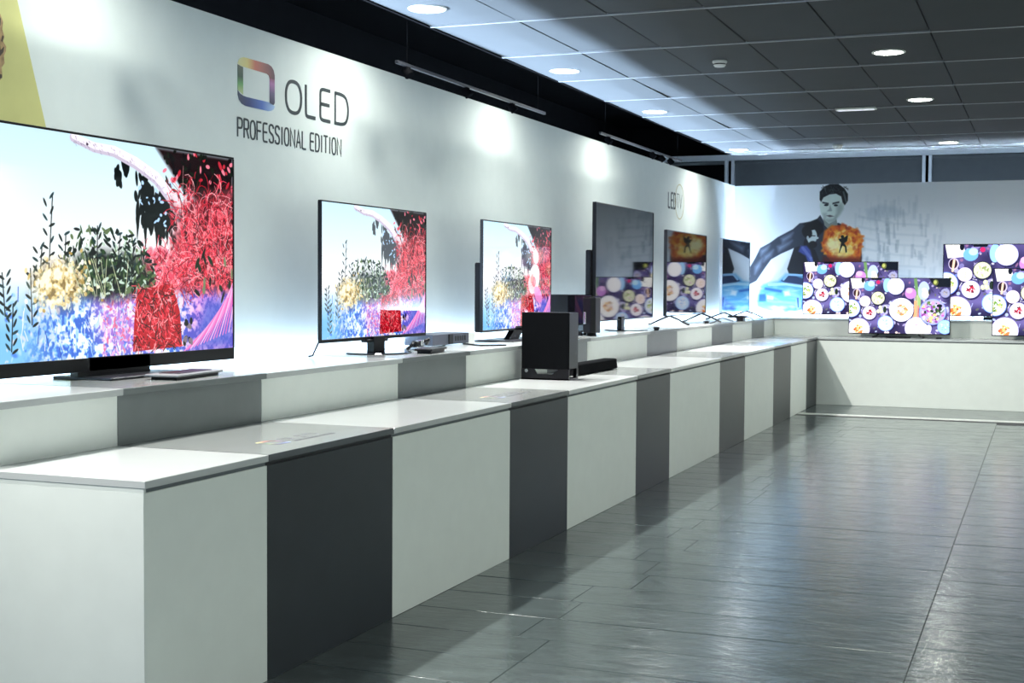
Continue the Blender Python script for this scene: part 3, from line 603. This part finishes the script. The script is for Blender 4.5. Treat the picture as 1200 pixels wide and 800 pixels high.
def ribbon(mb, pts, wd, depth, put):
    pts = [Vector(p) for p in pts]; L, R_ = [], []; closed = (pts[0]-pts[-1]).length < 1e-6; n_ = len(pts)
    for i, q in enumerate(pts):
        a = pts[i-1] if i else (pts[-2] if closed else None); b = pts[i+1] if i < n_-1 else (pts[1] if closed else None)
        d0 = (q-a).normalized() if a is not None else None; d1 = (b-q).normalized() if b is not None else None
        d0 = d0 or d1; d1 = d1 or d0; n0 = Vector((-d0.y, d0.x)); n1 = Vector((-d1.y, d1.x)); m_ = n0+n1
        m_ = m_.normalized() if m_.length > .2 else n0; k_ = min(1/max(m_.dot(n0), .35), 1.25)
        L.append(q+m_*wd/2*k_); R_.append(q-m_*wd/2*k_)
    bm = mb.bm
    V = [[bm.verts.new(put(p_.x, p_.y, z)) for p_ in P_] for z in (0, depth) for P_ in (L, R_)]
    for i in range(n_-1):
        l0, r0, l1, r1 = V
        for q in ((l1[i], l1[i+1], r1[i+1], r1[i]), (l0[i], r0[i], r0[i+1], l0[i+1]), (l0[i], l0[i+1], l1[i+1], l1[i]), (r0[i], r1[i], r1[i+1], r0[i+1])):
            bm.faces.new(q)
    if not closed:
        for i in (0, -1): bm.faces.new((V[0][i], V[2][i], V[3][i], V[1][i]))
def word(text, x, y, widths, h, gap, wd, put, mat, parent, part='letter', space=.05, depth=.002):
    for ch in text:
        if ch == ' ': x += space; continue
        g_ = widths.get(ch, widths['*']); mb = MB()
        for pl in GLYPH[ch]:
            if ch in 'OLEDPRS':
                for _ in range(2):       # round the strokes
                    cl = pl[0] == pl[-1] and ch == 'O'; q = [] if cl else [pl[0]]
                    for k_, (u_, v_) in enumerate(zip(pl, pl[1:])):
                        if cl or k_ > 0: q.append((u_[0]*.75+v_[0]*.25, u_[1]*.75+v_[1]*.25))
                        if cl or k_ < len(pl)-2: q.append((u_[0]*.25+v_[0]*.75, u_[1]*.25+v_[1]*.75))
                    pl = q+[q[0]] if cl else q+[pl[-1]]
            ribbon(mb, [(x+px*g_, y+py*h) for px, py in pl], wd, depth, put)
        bmesh.ops.recalc_face_normals(mb.bm, faces=mb.bm.faces[:]); mb.build(part, mat, parent); x += g_+gap
    return x
def ramp_mat(name, stops, axis, lo, hi):
    m = M(name, (.5, .5, .5), .5); nt = m.node_tree; tc = nt.nodes.new('ShaderNodeTexCoord'); sx = nt.nodes.new('ShaderNodeSeparateXYZ'); nt.links.new(tc.outputs['Object'], sx.inputs[0])
    mr = nt.nodes.new('ShaderNodeMapRange'); mr.inputs['From Min'].default_value = lo; mr.inputs['From Max'].default_value = hi; nt.links.new(sx.outputs[axis], mr.inputs[0])
    rp = nt.nodes.new('ShaderNodeValToRGB'); nt.links.new(mr.outputs[0], rp.inputs[0]); e = rp.color_ramp.elements
    while len(e) < len(stops): e.new(.5)
    for i, (q, c) in enumerate(stops): e[i].position = q; e[i].color = (*c, 1)
    nt.links.new(rp.outputs[0], nt.nodes['Principled BSDF'].inputs['Base Color']); return m
def ring_logo(parent, put, x0, y0, w_, h_, ax, tcol=1.0, depth=.002):
    """open square ring of four tapering bands, yellow-red, violet, blue and green"""
    def band(pts, stops, axis, lo, hi, name):
        mb = MB(); bm = mb.bm; va = [bm.verts.new(put(x0+a*w_, y0+b*h_, 0)) for a, b in pts]; vb = [bm.verts.new(put(x0+a*w_, y0+b*h_, depth)) for a, b in pts]
        bm.faces.new(vb); bm.faces.new(va[::-1]); n_ = len(pts)
        for i in range(n_): bm.faces.new((va[i], va[(i+1) % n_], vb[(i+1) % n_], vb[i]))
        bmesh.ops.recalc_face_normals(bm, faces=bm.faces[:])
        return mb.build('logo_band', ramp_mat(name, [(q, tuple(c_*tcol + (1-tcol)*.17 for c_ in c)) for q, c in stops], axis, lo, hi), parent)
    px = lambda a: put(x0+a*w_, y0, 0)[ax[0]]; py = lambda b: put(x0, y0+b*h_, 0)[ax[1]]
    band([(0, .84), (.03, .92), (.08, .97), (.16, 1), (.82, 1), (.91, .97), (.97, .90), (1, .80), (1, .70), (.86, .70), (.84, .76), (.78, .79), (.12, .80), (.05, .81)], [(0, (.72, .70, .35)), (.25, (.75, .62, .22)), (.45, (.60, .16, .10)), (.75, (.28, .10, .09)), (1, (.12, .06, .08))], ax[0], px(0), px(1), 'logo_top')
    band([(.86, .71), (1, .71), (1, .20), (.97, .155), (.86, .16)], [(0, (.05, .05, .08)), (.45, (.16, .12, .22)), (.8, (.45, .20, .42)), (1, (.30, .10, .16))], ax[1], py(.15), py(.71), 'logo_right')
    band([(1, .13), (.97, .06), (.9, .02), (.82, 0), (.2, 0), (.1, .03), (.03, .10), (0, .20), (0, .29), (.06, .23), (.14, .20), (.22, .19), (.85, .19)], [(0, (.06, .07, .10)), (.3, (.05, .07, .20)), (.65, (.10, .18, .52)), (1, (.45, .60, .82))], ax[0], px(0), px(1), 'logo_bottom')
    band([(0, .30), (.14, .22), (.14, .79), (.06, .80), (0, .82)], [(0, (.55, .60, .30)), (.35, (.14, .36, .12)), (.6, (.04, .09, .05)), (1, (.10, .12, .09))], ax[1], py(.22), py(.82), 'logo_left')
onwall = lambda a, b, d: (XW+.0005+d, a, b)
sg = empty('wall_sign', (0, 0, 0), label='OLED PROFESSIONAL EDITION lettering with coloured square ring on the left wall', cat='sign')
ring_logo(sg, onwall, 6.325, 2.472, .378, .262, (1, 2))
word('OLED', 6.825, 2.492, {'O': .175, 'L': .125, 'E': .135, '*': .175}, .185, .047, .021, onwall, INK, sg)
word('PROFESSIONAL EDITION', 6.322, 2.297, {'I': .020, '*': .0475, 'O': .050, 'N': .052}, .102, .0165, .0115, onwall, INK, sg, space=.030)
sg = empty('wall_sign', (0, 0, 0), label='small LED TV lettering with gold ring near the far end of left wall', cat='sign')
word('LED', 15.33, 2.415, {'*': .095}, .175, .030, .026, onwall, INK, sg)
word('TV', 15.715, 2.430, {'*': .115}, .165, .02, .009, onwall, INK, sg)
mb = MB(); ribbon(mb, [(15.855+.205*math.cos(a), 2.508+.205*math.sin(a)) for a in [2*math.pi*i/48 for i in range(49)]], .013, .002, onwall); mb.build('gold_ring', GOLD, sg)
# the same mark printed faintly on the near charcoal lids
PRINT = M('grey_lid_print', (.17, .18, .20), .5, var=.05)
for (ya, xa, sc, hint) in ((4.66, -2.835, 1.0, 'first'), (7.08, -2.865, 1.1, 'second')):
    onlid = lambda a, b, d: (xa-b, ya+a, .8589+d)
    sg = empty('lid_print', (0, 0, 0), label=f'faint OLED logo printed on the lid of the {hint} charcoal plinth', cat='logo')
    ring_logo(sg, onlid, 0, 0, .115*sc, .115*sc, (1, 0), .5, .0006)
    word('OLED', .15*sc, .045*sc, {'O': .06*sc, '*': .055*sc}, .065*sc, .016*sc, .007, onlid, PRINT, sg, depth=.0006)
    word('PROFESSIONAL EDITION', .15*sc, 0, {'I': .004, '*': .013*sc}, .024*sc, .005*sc, .003, onlid, PRINT, sg, space=.01, depth=.0006)
# yellow print at the near left of the wall
po = empty('wall_print', (0, 0, 0), label='yellow printed panel with a brown hand at the near edge of left wall', cat='print')
YEL = M('yellow_print', (.62, .60, .24), .6, var=.08, vscale=3); HAND = M('brown_hand_print', (.42, .27, .13), .6, var=.35, vscale=40); HLINE = M('dark_hand_shade', (.06, .045, .03), .6, var=.2)
onw2 = lambda z: Matrix(((0, 0, 1, XW+z), (1, 0, 0, 0), (0, 1, 0, 0), (0, 0, 0, 1)))
MB().prism([(3.3, 1.15), (5.09, 1.15), (4.803, 2.183), (4.612, 2.76), (4.57, 2.908), (3.3, 2.908)], 0, .004, onw2(.0005)).build('yellow_panel', YEL, po)
MB().prism([(4.30, 2.66), (4.53, 2.62), (4.545, 2.59), (4.54, 2.56), (4.552, 2.53), (4.545, 2.51), (4.562, 2.49), (4.56, 2.47), (4.548, 2.45), (4.552, 2.42), (4.535, 2.40), (4.538, 2.36), (4.525, 2.345), (4.30, 2.30)], 0, .001, onw2(.0046)).build('hand', HAND, po)
for a in ([(4.42, 2.50), (4.52, 2.55), (4.528, 2.47), (4.55, 2.49), (4.545, 2.465), (4.52, 2.44), (4.42, 2.44)], [(4.52, 2.62), (4.532, 2.60), (4.528, 2.57), (4.518, 2.57)], [(4.54, 2.535), (4.548, 2.53), (4.538, 2.505), (4.532, 2.51)], [(4.50, 2.37), (4.536, 2.37), (4.535, 2.355), (4.50, 2.345)]):
    MB().prism(a, 0, .0006, onw2(.0057)).build('hand_shade', HLINE, po)

# ------------------------------------------------------------------ televisions
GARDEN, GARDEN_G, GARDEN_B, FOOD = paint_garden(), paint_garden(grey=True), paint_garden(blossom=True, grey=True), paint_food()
SCR1 = image_material('screen_garden', GARDEN, TVE, .04); SCR2 = image_material('screen_garden_soft', GARDEN_G, TVE, .04); SCR3 = image_material('screen_garden_reflection', GARDEN_B, TVE, .04)
SCRF = image_material('screen_laid_table', FOOD, TVF, .08)
OFF = M('dark_screen_glass', (.012, .013, .016), .035, var=.05, ior=1.85)
def television(loc, rz, W, z0, z1, screen, label, cat='television', group=None, bez=.012, bot=None, depth=.022, house=(.1, .9, .10, .62, .055), stand=None, name='television', edge=BLACK):
    """local frame: screen faces -y, x along the width, z0/z1 heights over the shelf"""
    t = empty(name, loc, rz, label, cat, group); bot = bez if bot is None else bot; h = W/2
    fr = MB()
    fr.box((-h, 0, z0), (h, depth, z0+bot), .002); fr.box((-h, 0, z1-bez), (h, depth, z1), .002)
    fr.box((-h, 0, z0+bot), (-h+bez, depth, z1-bez)); fr.box((h-bez, 0, z0+bot), (h, depth, z1-bez)); fr.build('bezel', edge, t)
    MB().box((-h+bez*.5, .008, z0+bot*.5), (h-bez*.5, depth-.001, z1-bez*.5)).build('back_panel', BLACK, t)
    sm = bmesh.new(); vs = [sm.verts.new(q) for q in ((-h+bez, .004, z0+bot), (h-bez, .004, z0+bot), (h-bez, .004, z1-bez), (-h+bez, .004, z1-bez))]; sm.faces.new(vs)
    mb = MB(); mb.merge(sm); s_ = mb.build('screen', screen, t); face_uv(s_, 0, 2)
    if house:
        a, b, c, d, e = house; H = z1-z0
        MB().box((-h+W*a, depth-.001, z0+H*c), (-h+W*b, depth+e, z0+H*d), .012, seg=2).build('rear_housing', BLACK, t)
    if stand: stand(t, W, z0, z1)
    return t
PI2 = math.pi/2
def left_tv(X, ya, yb, za, zb, screen, label, **kw): return television((X, (ya+yb)/2, 1.0857), PI2, yb-ya, za-1.085, zb-1.085, screen, label, **kw)
def stand_plate(t, W, z0, z1):          # wide plate with a sloping neck
    MB().box((-.295, -.14, 0), (.295, .17, .012), .004).build('base_plate', DGREY, t)
    MB().prism([(-.30, .03), (-.26, .0), (.16, .0), (.19, .03), (.19, .07), (-.30, .07)], .012, z0+.06).build('neck', BLACK, t)
def stand_oval(t, W, z0, z1):
    MB().lathe([(0, 0), (.185, 0), (.19, .004), (.185, .008), (0, .010)], 40, Matrix.Translation((0, -.01, 0)) @ Matrix.Diagonal((1.25, 1, 1, 1))).build('base_plate', GLOSSB, t, smooth=False)
    MB().prism([(-.085, -.02), (.06, -.02), (.06, .03), (-.085, .03)], .008, z0+.02, bev=.003).build('neck', BLACK, t)
    MB().box((-.16, -.012, z0-.014), (.12, .03, z0+.004), .004).build('neck_bracket', BLACK, t)
    MB().tube([(-W/2+.03, .03, z0+.01), (-W/2+.035, .075, .012), (-W/2+.035, .10, .007)], .005).build('support_leg', BLACK, t)
def stand_lean(t, W, z0, z1):
    MB().box((-.42, -.12, 0), (.42, .20, .009), .003).build('base_plate', DGREY, t)
    m_ = Matrix(((1, 0, 0, 0), (0, 0, 1, 0), (0, 1, 0, 0), (0, 0, 0, 1)))
    MB().prism([(-.20, .009), (.0, .009), (.14, z0+.03), (-.05, z0+.03)], .0, .045, m_).build('neck', BLACK, t)
def stand_disc(t, W, z0, z1):
    MB().lathe([(0, 0), (.20, 0), (.205, .004), (.20, .008), (0, .008)], 40).build('base_plate', GLOSSB, t)
    MB().box((-.20, -.015, .007), (-.09, .03, z0+.03), .006).build('neck', BLACK, t)
def stand_vees(t, W, z0, z1, inset=.17, sp=.19):
    for sx in (-1, 1):
        x = sx*(W/2-inset)
        mb = MB()
        for y in (-sp, sp+.02):
            mb.tube([(x+sx*0, .012, z0+.004), (x+sx*.02, y*.5, z0*.62), (x+sx*.03, y, .012), (x+sx*.03, y*1.12, .0115)], .010, 8)
        mb.box((x-.03, .0, z0-.008), (x+.03, .024, z0+.006), .003); mb.build('leg', BLACK, t)
left_tv(-3.80, 4.125, 5.83, 1.119, 2.130, SCR1, 'largest lit television at left showing bright garden, thick black bar below', bot=.058, bez=.010, stand=stand_plate, house=None)
left_tv(-3.75, 6.62, 7.993, 1.168, 1.967, SCR2, 'second lit television from left on oval foot, garden picture', bot=.020, bez=.008, stand=stand_oval, house=(.06, .94, .0, .60, .035))
left_tv(-3.72, 8.87, 10.305, 1.160, 1.965, SCR3, 'third lit television on leaning neck, garden picture with pink blossom reflection painted in', bot=.016, bez=.009, stand=stand_lean, house=(.01, .99, .0, .62, .05), edge=DGREY)
left_tv(-3.65, 11.25, 13.11, 1.184, 2.229, OFF, 'tallest switched-off dark television reflecting the far screens', bot=.010, bez=.008, depth=.035, stand=stand_disc, house=(-.02, .9, .02, .60, .05))
left_tv(-3.68, 13.74, 15.51, 1.183, 2.088, OFF, 'middle switched-off television reflecting orange fireball, on splayed thin legs', bot=.010, bez=.008, depth=.035, stand=stand_vees, house=(.1, .9, .05, .60, .03))
left_tv(-3.72, 16.52, 18.20, 1.170, 2.095, OFF, 'last switched-off television nearest the far corner on thin legs', bot=.012, bez=.009, depth=.035, stand=stand_vees, house=(.1, .9, .05, .60, .03), edge=SILV)
def stand_feet(t, W, z0, z1):
    for sx in (-1, 1):
        x = sx*.27
        mb = MB(); mb.tube([(x-sx*.03, .012, z0+.005), (x, -.02, z0*.5), (x+sx*.04, -.10, .010)], .008); mb.tube([(x-sx*.03, .012, z0+.005), (x, .04, z0*.5), (x+sx*.04, .12, .010)], .008); mb.build('leg', BLACK, t)
def stand_feet_wide(t, W, z0, z1):
    for sx in (-1, 1):
        x = sx*W*.27
        mb = MB(); mb.tube([(x, .012, z0+.004), (x+sx*.05, -.05, .008)], .006); mb.tube([(x, .012, z0+.004), (x-sx*.06, .08, .008)], .006); mb.build('leg', BLACK, t)
def back_tv(Y, xa, xb, zs, za, zb, label, **kw): return television(((xa+xb)/2, Y, zs), 0, xb-xa, za-zs, zb-zs, SCRF, label, **kw)
back_tv(18.60, -3.079, -1.826, 1.085, 1.128, 1.843, 'lit television on far raised shelf directly before the printed jacketed figure', bez=.008, bot=.012, stand=stand_feet_wide, house=(.2, .8, .1, .6, .04))
back_tv(17.85, -2.362, -1.110, .858, .903, 1.623, 'lit television on far low counter, laid table fully in view on two feet', bez=.008, bot=.012, stand=stand_feet, house=(.2, .8, .1, .6, .04))
back_tv(18.60, -1.259, .42, 1.085, 1.128, 2.071, 'larger lit television on far raised shelf at the right', bez=.009, bot=.012, stand=stand_feet_wide, house=(.2, .8, .1, .6, .04))
back_tv(17.85, -.614, .84, .858, .905, 1.745, 'lit television on far low counter cut off by the right frame edge', bez=.008, bot=.012, stand=stand_feet, house=(.2, .8, .1, .6, .04))

# ------------------------------------------------------------------ audio
t = empty('subwoofer', (-3.155, 8.73, .858), label='large black cloth-faced subwoofer on the front plinth row', cat='speaker')
MB().box((-.17, -.093, .075), (.17, .093, .457), .003).build('cabinet', M('subwoofer_side', (.016, .018, .026), .3, var=.05, ior=1.3), t)
MB().box((-.172, -.105, .072), (.172, -.093, .459), .004).build('grille', CLOTH, t)
MB().prism([(-.172, .0), (.172, .0), (.172, .075), (.10, .075), (.05, .040), (-.06, .040), (-.08, .075), (-.172, .075)], -.105, -.092, Matrix(((1, 0, 0, 0), (0, 0, 1, 0), (0, 1, 0, 0), (0, 0, 0, 1)))).build('front_foot', BLACK, t)
MB().box((-.172, -.105, 0), (.172, .093, .012), .002).build('base_plate', GLOSSB, t)
for sx in (-1, 1):
    MB().box((sx*.165-.02, .055, .012), (sx*.165+.007-.0, .093, .076), .002).build('rear_foot', BLACK, t)
MB().cyl((-.135, -.107, .060), (-.135, -.103, .060), .012, seg=16).build('badge', SILV, t)
t = empty('soundbar', (-3.12, 9.55, .858), label='long black soundbar lying behind the subwoofer', cat='speaker')
MB().prism([(-.055, .006), (.05, .006), (.055, .012), (.045, .075), (.035, .082), (-.05, .082), (-.055, .075)], -.46, .46, Matrix(((1, 0, 0, 0), (0, 0, -1, 0), (0, 1, 0, 0), (0, 0, 0, 1)))).build('body', CLOTH, t)
for y in (-.461, .461):
    MB().box((-.053, y-.004, .007), (.048, y+.004, .080), .003).build('end_cap', BLACK, t)
for y in (-.40, 0, .40): MB().box((-.04, y-.02, 0), (.035, y+.02, .007)).build('foot', BLACK, t)
t = empty('glossy_speaker', (-3.69, 10.62, 1.0857), label='glossy black square speaker on shelf between third and fourth televisions', cat='speaker')
MB().box((-.155, -.02, .030), (.155, .16, .340), .006, seg=2).build('cabinet', GLOSSB, t)
for sx in (-1, 1):
    for y in (.0, .13): MB().cyl((sx*.115, y, 0), (sx*.115, y, .031), .024, .018, 16).build('foot', BLACK, t)
t = empty('tower_speaker', (-3.475, 10.62, 1.0857), label='narrow black rounded speaker standing right of the glossy square one', cat='speaker')
MB().prism([(-.05, -.09), (.02, -.10), (.05, -.06), (.055, .06), (.02, .10), (-.05, .09)], .026, .318, bev=.006).build('cabinet', BLACK, t)
MB().prism([(-.042, -.08), (.015, -.09), (.04, -.05), (.04, .05), (.015, .09), (-.042, .08)], .318, .330).build('top_cap', GLOSSB, t)
MB().cyl((-.005, 0, 0), (-.005, 0, .028), .045, .038, 20).build('foot', BLACK, t)
MB().box((-.042, -.099, .10), (-.022, -.088, .20), .003).build('silver_trim', SILV, t)
# media player, dock, slab
t = empty('media_box', (-3.86, 8.42, 1.0857), label='blue grey media box with black front bar behind second television', cat='player')
MB().box((-.11, -.30, .010), (.10, .30, .082), .003).build('case', GREYM, t)
MB().box((.099, -.05, .012), (.106, .02, .080), .002).build('front_bar', BLACK, t)
for y in (-.26, .26):
    for x in (-.08, .08): MB().cyl((x, y, 0), (x, y, .011), .014, seg=12).build('foot', SILV, t)
for k in range(5): MB().box((.0995, .06+k*.04, .03), (.1015, .085+k*.04, .065)).build('vent', BLACK, t)
t = empty('cable_dock', (-3.72, 7.84, 1.0857), label='cluster of black connectors and silver plug below second television corner', cat='connector')
MB().box((-.03, -.10, 0), (.03, .03, .020), .004).build('base', SILV, t)
MB().box((-.02, -.085, .020), (.015, -.03, .055), .008).build('plug', BLACK, t)
MB().box((-.02, -.02, .020), (.02, .02, .060), .004).build('connector', SILV, t)
MB().tube([(-.005, -.08, .04), (.01, -.12, .05), (.02, -.16, .035), (.0, -.19, .008)], .010).build('cable', BLACK, t)
MB().tube([(.0, .02, .045), (.03, .06, .06), (.01, .11, .06), (-.03, .16, .03)], .012).build('cable', BLACK, t)
def remote(x, y, rz, W, L, label, H=.022, mat=BLACK):
    t = empty('remote_control', (x, y, 1.0857), rz, label, 'remote', 'remote controls on the rear shelf')
    MB().prism([(-W*.38, -L*.44), (W*.38, -L*.44), (W*.42, L*.40), (W*.30, L*.44), (-W*.30, L*.44), (-W*.42, L*.40)], 0, H*.55).build('underside', BLACK, t)
    MB().prism([(-W/2, -L/2), (W/2, -L/2), (W/2, L*.46), (W*.38, L/2), (-W*.38, L/2), (-W/2, L*.46)], H*.55, H, bev=.003).build('case', mat, t)
    MB().box((-W*.33, -L*.33, H-.001), (W*.33, L*.33, H+.003), .002).build('keypad', DGREY, t)
    return t
remote(-3.53, 5.03, .12, .16, .44, 'grey topped controller lying on shelf edge before the largest television', .024, M('pale_grey_plastic', (.30, .31, .33), .25, var=.03))
remote(-3.485, 7.50, .15, .11, .34, 'black controller beside the oval foot of the second television', .030)
remote(-3.40, 12.33, .3, .06, .18, 'small black controller on shelf right of the tallest dark television', .030)
remote(-3.56, 15.02, .3, .06, .22, 'small black controller between the legs of the middle dark television', .022)
t = empty('tablet', (-3.60, 8.62, 1.0857), .85, label='thin black slab lying in front of the third television', cat='tablet')
MB().box((-.10, -.14, 0), (.10, .14, .008), .002).build('case', BLACK, t); MB().box((-.09, -.13, .0078), (.09, .13, .0088)).build('glass', GLOSSB, t)
t = empty('paper_stand', (-3.83, 8.86, 1.0857), .5, label='small folded white card standing before the third television', cat='card')
for a in (-1, 1): MB().box((-.05, -.002, 0), (.05, .002, .075), mat=Matrix.Translation((0, a*.018, 0)) @ Matrix.Rotation(a*.25, 4, 'X')).build('leaf', WHITEP, t)
t = empty('display_player', (-3.42, 16.02, 1.0857), label='black player with overhanging top under the last dark television', cat='player')
MB().box((-.11, -.06, .045), (.12, .06, .068), .003).build('top_deck', BLACK, t); MB().box((.0, -.045, 0), (.085, .045, .046), .002).build('pedestal', BLACK, t)
MB().tube([(.11, .02, .056), (.15, .07, .04), (.17, .15, .006), (.13, .40, .004)], .005).build('cable', BLACK, t)
t = empty('shelf_cable', (0, 0, 0), label='black looped cable between the legs of the two smaller dark televisions', cat='cable')
MB().tube([(-3.44, 14.70, 1.093), (-3.42, 14.85, 1.105), (-3.42, 15.08, 1.135), (-3.43, 15.30, 1.14), (-3.42, 15.50, 1.115), (-3.40, 15.70, 1.094)], .007).build('loop', BLACK, t)
t = empty('soundbar', (-1.725, 17.74, .858), label='slim black soundbar under the television on far low counter', cat='speaker')
MB().box((-.155, -.03, .003), (.155, .03, .024), .004).build('body', BLACK, t)
for sx in (-.1, .1): MB().box((sx-.01, -.02, 0), (sx+.01, .02, .004)).build('foot', BLACK, t)
t = empty('remote_control', (-1.23, 17.72, .858), label='tiny black controller right of the slim soundbar on far counter', cat='remote')
MB().box((-.035, -.03, 0), (.035, .03, .020), .004).build('case', BLACK, t); MB().box((-.025, -.02, .019), (.025, .02, .022)).build('keypad', DGREY, t)
t = empty('media_box', (-.68, 18.40, 1.0857), label='small black box on far raised shelf beneath the larger television', cat='player')
MB().box((-.06, -.05, .004), (.06, .05, .045), .003).build('case', BLACK, t); MB().box((-.05, -.052, .015), (.05, -.049, .03)).build('front_bar', GLOSSB, t)
for sx in (-.05, .05): MB().cyl((sx, 0, 0), (sx, 0, .005), .008, seg=10).build('foot', BLACK, t)

# ------------------------------------------------------------------ ceiling fittings
def downlight(x, y, label, power):
    t = empty('ceiling_downlight', (x, y, ZC), label=label, cat='downlight', group='round recessed ceiling downlights')
    MB().lathe([(.098, .001), (.100, -.006), (.112, -.006), (.118, -.002), (.119, .002)], 32).build('trim_ring', WHITEP, t, smooth=True)
    MB().lathe([(0, -.003), (.100, -.003), (.100, .0), (0, .0)], 32).build('lens', GLOW, t)
    l = lamp('downlight_lamp', 'AREA', (0, 0, -.010), power, (.95, 1, .93), t, shape='DISK', size=.19, spread=DSPREAD)
NM = {7.487: 'nearest visible', 10.0: 'second visible', 12.616: 'third visible', 16.43: 'farthest visible'}
for y, nm in NM.items(): downlight(-3.51, y, f'{nm} round downlight in the pale ceiling strip beside the void', DOWNL)
for y, nm in ((9.97, 'nearest of three'), (12.552, 'middle of three'), (16.35, 'farthest of three')): downlight(-1.07, y, f'{nm} round downlights in the darker right ceiling', DOWNB if y > 16 else DOWN)
# the rows go on over the visitor's head and to the right, unseen; the outermost row is added to light the plinth fronts
for x, ys in ((-3.51, (2.4, 4.95)), (-1.07, (2.4, 4.9, 7.4)), (1.35, (2.4, 4.9, 7.4, 9.97, 12.55, 16.35)), (3.45, (.5, 2.4, 4.9, 7.4, 9.97, 12.55))):
    for y in ys:
        lamp('downlight_lamp', 'AREA', (x, y, ZC-.012), DOWNB if y > 16 else DOWNL if x < -3 else (DOWNR if x > 3 else DOWN), (.95, 1, .93), None, shape='DISK', size=.19, spread=DSPREAD)
t = empty('smoke_detector', (-2.274, 9.925, ZC), label='white round smoke detector on a grey ceiling tile', cat='detector', )
MB().lathe([(0, 0), (.052, 0), (.055, -.012), (.048, -.022), (0, -.022)], 28).build('base', WHITEP, t, smooth=False)
MB().lathe([(.044, -.022), (.046, -.034), (.036, -.046), (0, -.048)], 28).build('dome', WHITEP, t, smooth=True)
MB().lathe([(.0455, -.024), (.0475, -.026), (.0475, -.030), (.0455, -.032)], 28).build('slot_ring', BLACK, t)
t = empty('smoke_detector', (-2.304, 16.256, ZC), label='tiny far smoke detector near the end of the tiled ceiling', cat='detector')
MB().lathe([(0, 0), (.055, 0), (.057, -.016), (.048, -.030), (0, -.030)], 24).build('base', WHITEP, t); MB().lathe([(.044, -.030), (.044, -.044), (.034, -.055), (0, -.056)], 24).build('dome', WHITEP, t)
t = empty('emergency_light', (-1.678, 12.95, ZC), label='slim white emergency light bar flat on the dark ceiling', cat='light fitting')
MB().box((-.185, -.055, -.018), (.185, .055, 0), .004).build('case', WHITEP, t); MB().box((-.165, -.04, -.022), (.165, .04, -.017), .003).build('diffuser', M('frosted_diffuser', (.85, .88, .9), .3, emit=(.9, .95, 1), es=.6), t)

# track spots over the left partition
def track(ya, yb, heads, nm):
    t = empty('light_track', (-3.75, ya, 2.86), label=f'black lighting track {nm} hung over the left partition', cat='track', group='lighting tracks above the left wall')
    L = yb-ya
    MB().box((-.011, 0, 0), (.011, L, .020), .002).build('rail', M('track_metal', (.02, .021, .026), .4, metal=.3, var=.05), t)
    for y in (.15, L-.15): MB().cyl((0, y, .03), (0, y, 1.09), .0015, seg=6).build('hanger', VOID, t)
    for y, aim in heads:
        y -= ya; d = Vector(aim).normalized(); p0 = Vector((0, y, -.030))
        h = MB(); h.cyl(p0-d*.030, p0+d*.034, .026, .032, 20, .003); h.box((-.012, y-.03, -.014), (.012, y+.03, .002), .003); o = h.build('spot_head', VOID, t)
        q = d.to_track_quat('-Z', 'Y')
        l = lamp('spot_lamp', 'SPOT', p0+d*.085, SPOT, (1, .98, .93), t, spot_size=math.radians(SPOTA), spot_blend=.9, shadow_soft_size=.035)
        l.rotation_euler = q.to_euler()
track(2.2, 5.3, [(2.6, (.75, .0, -1)), (3.38, (.75, .0, -1)), (5.15, (.75, .1, -1))], 'nearest the visitor')
track(7.55, 10.20, [(7.7, (.75, -.1, -1)), (8.64, (.75, .1, -1)), (9.5, (.75, .3, -1))], 'over the second and third televisions')
track(11.65, 14.55, [(11.9, (.75, .0, -1)), (13.4, (.75, .1, -1)), (13.75, (.75, .6, -1)), (14.1, (.75, .4, -1))], 'over the dark televisions')
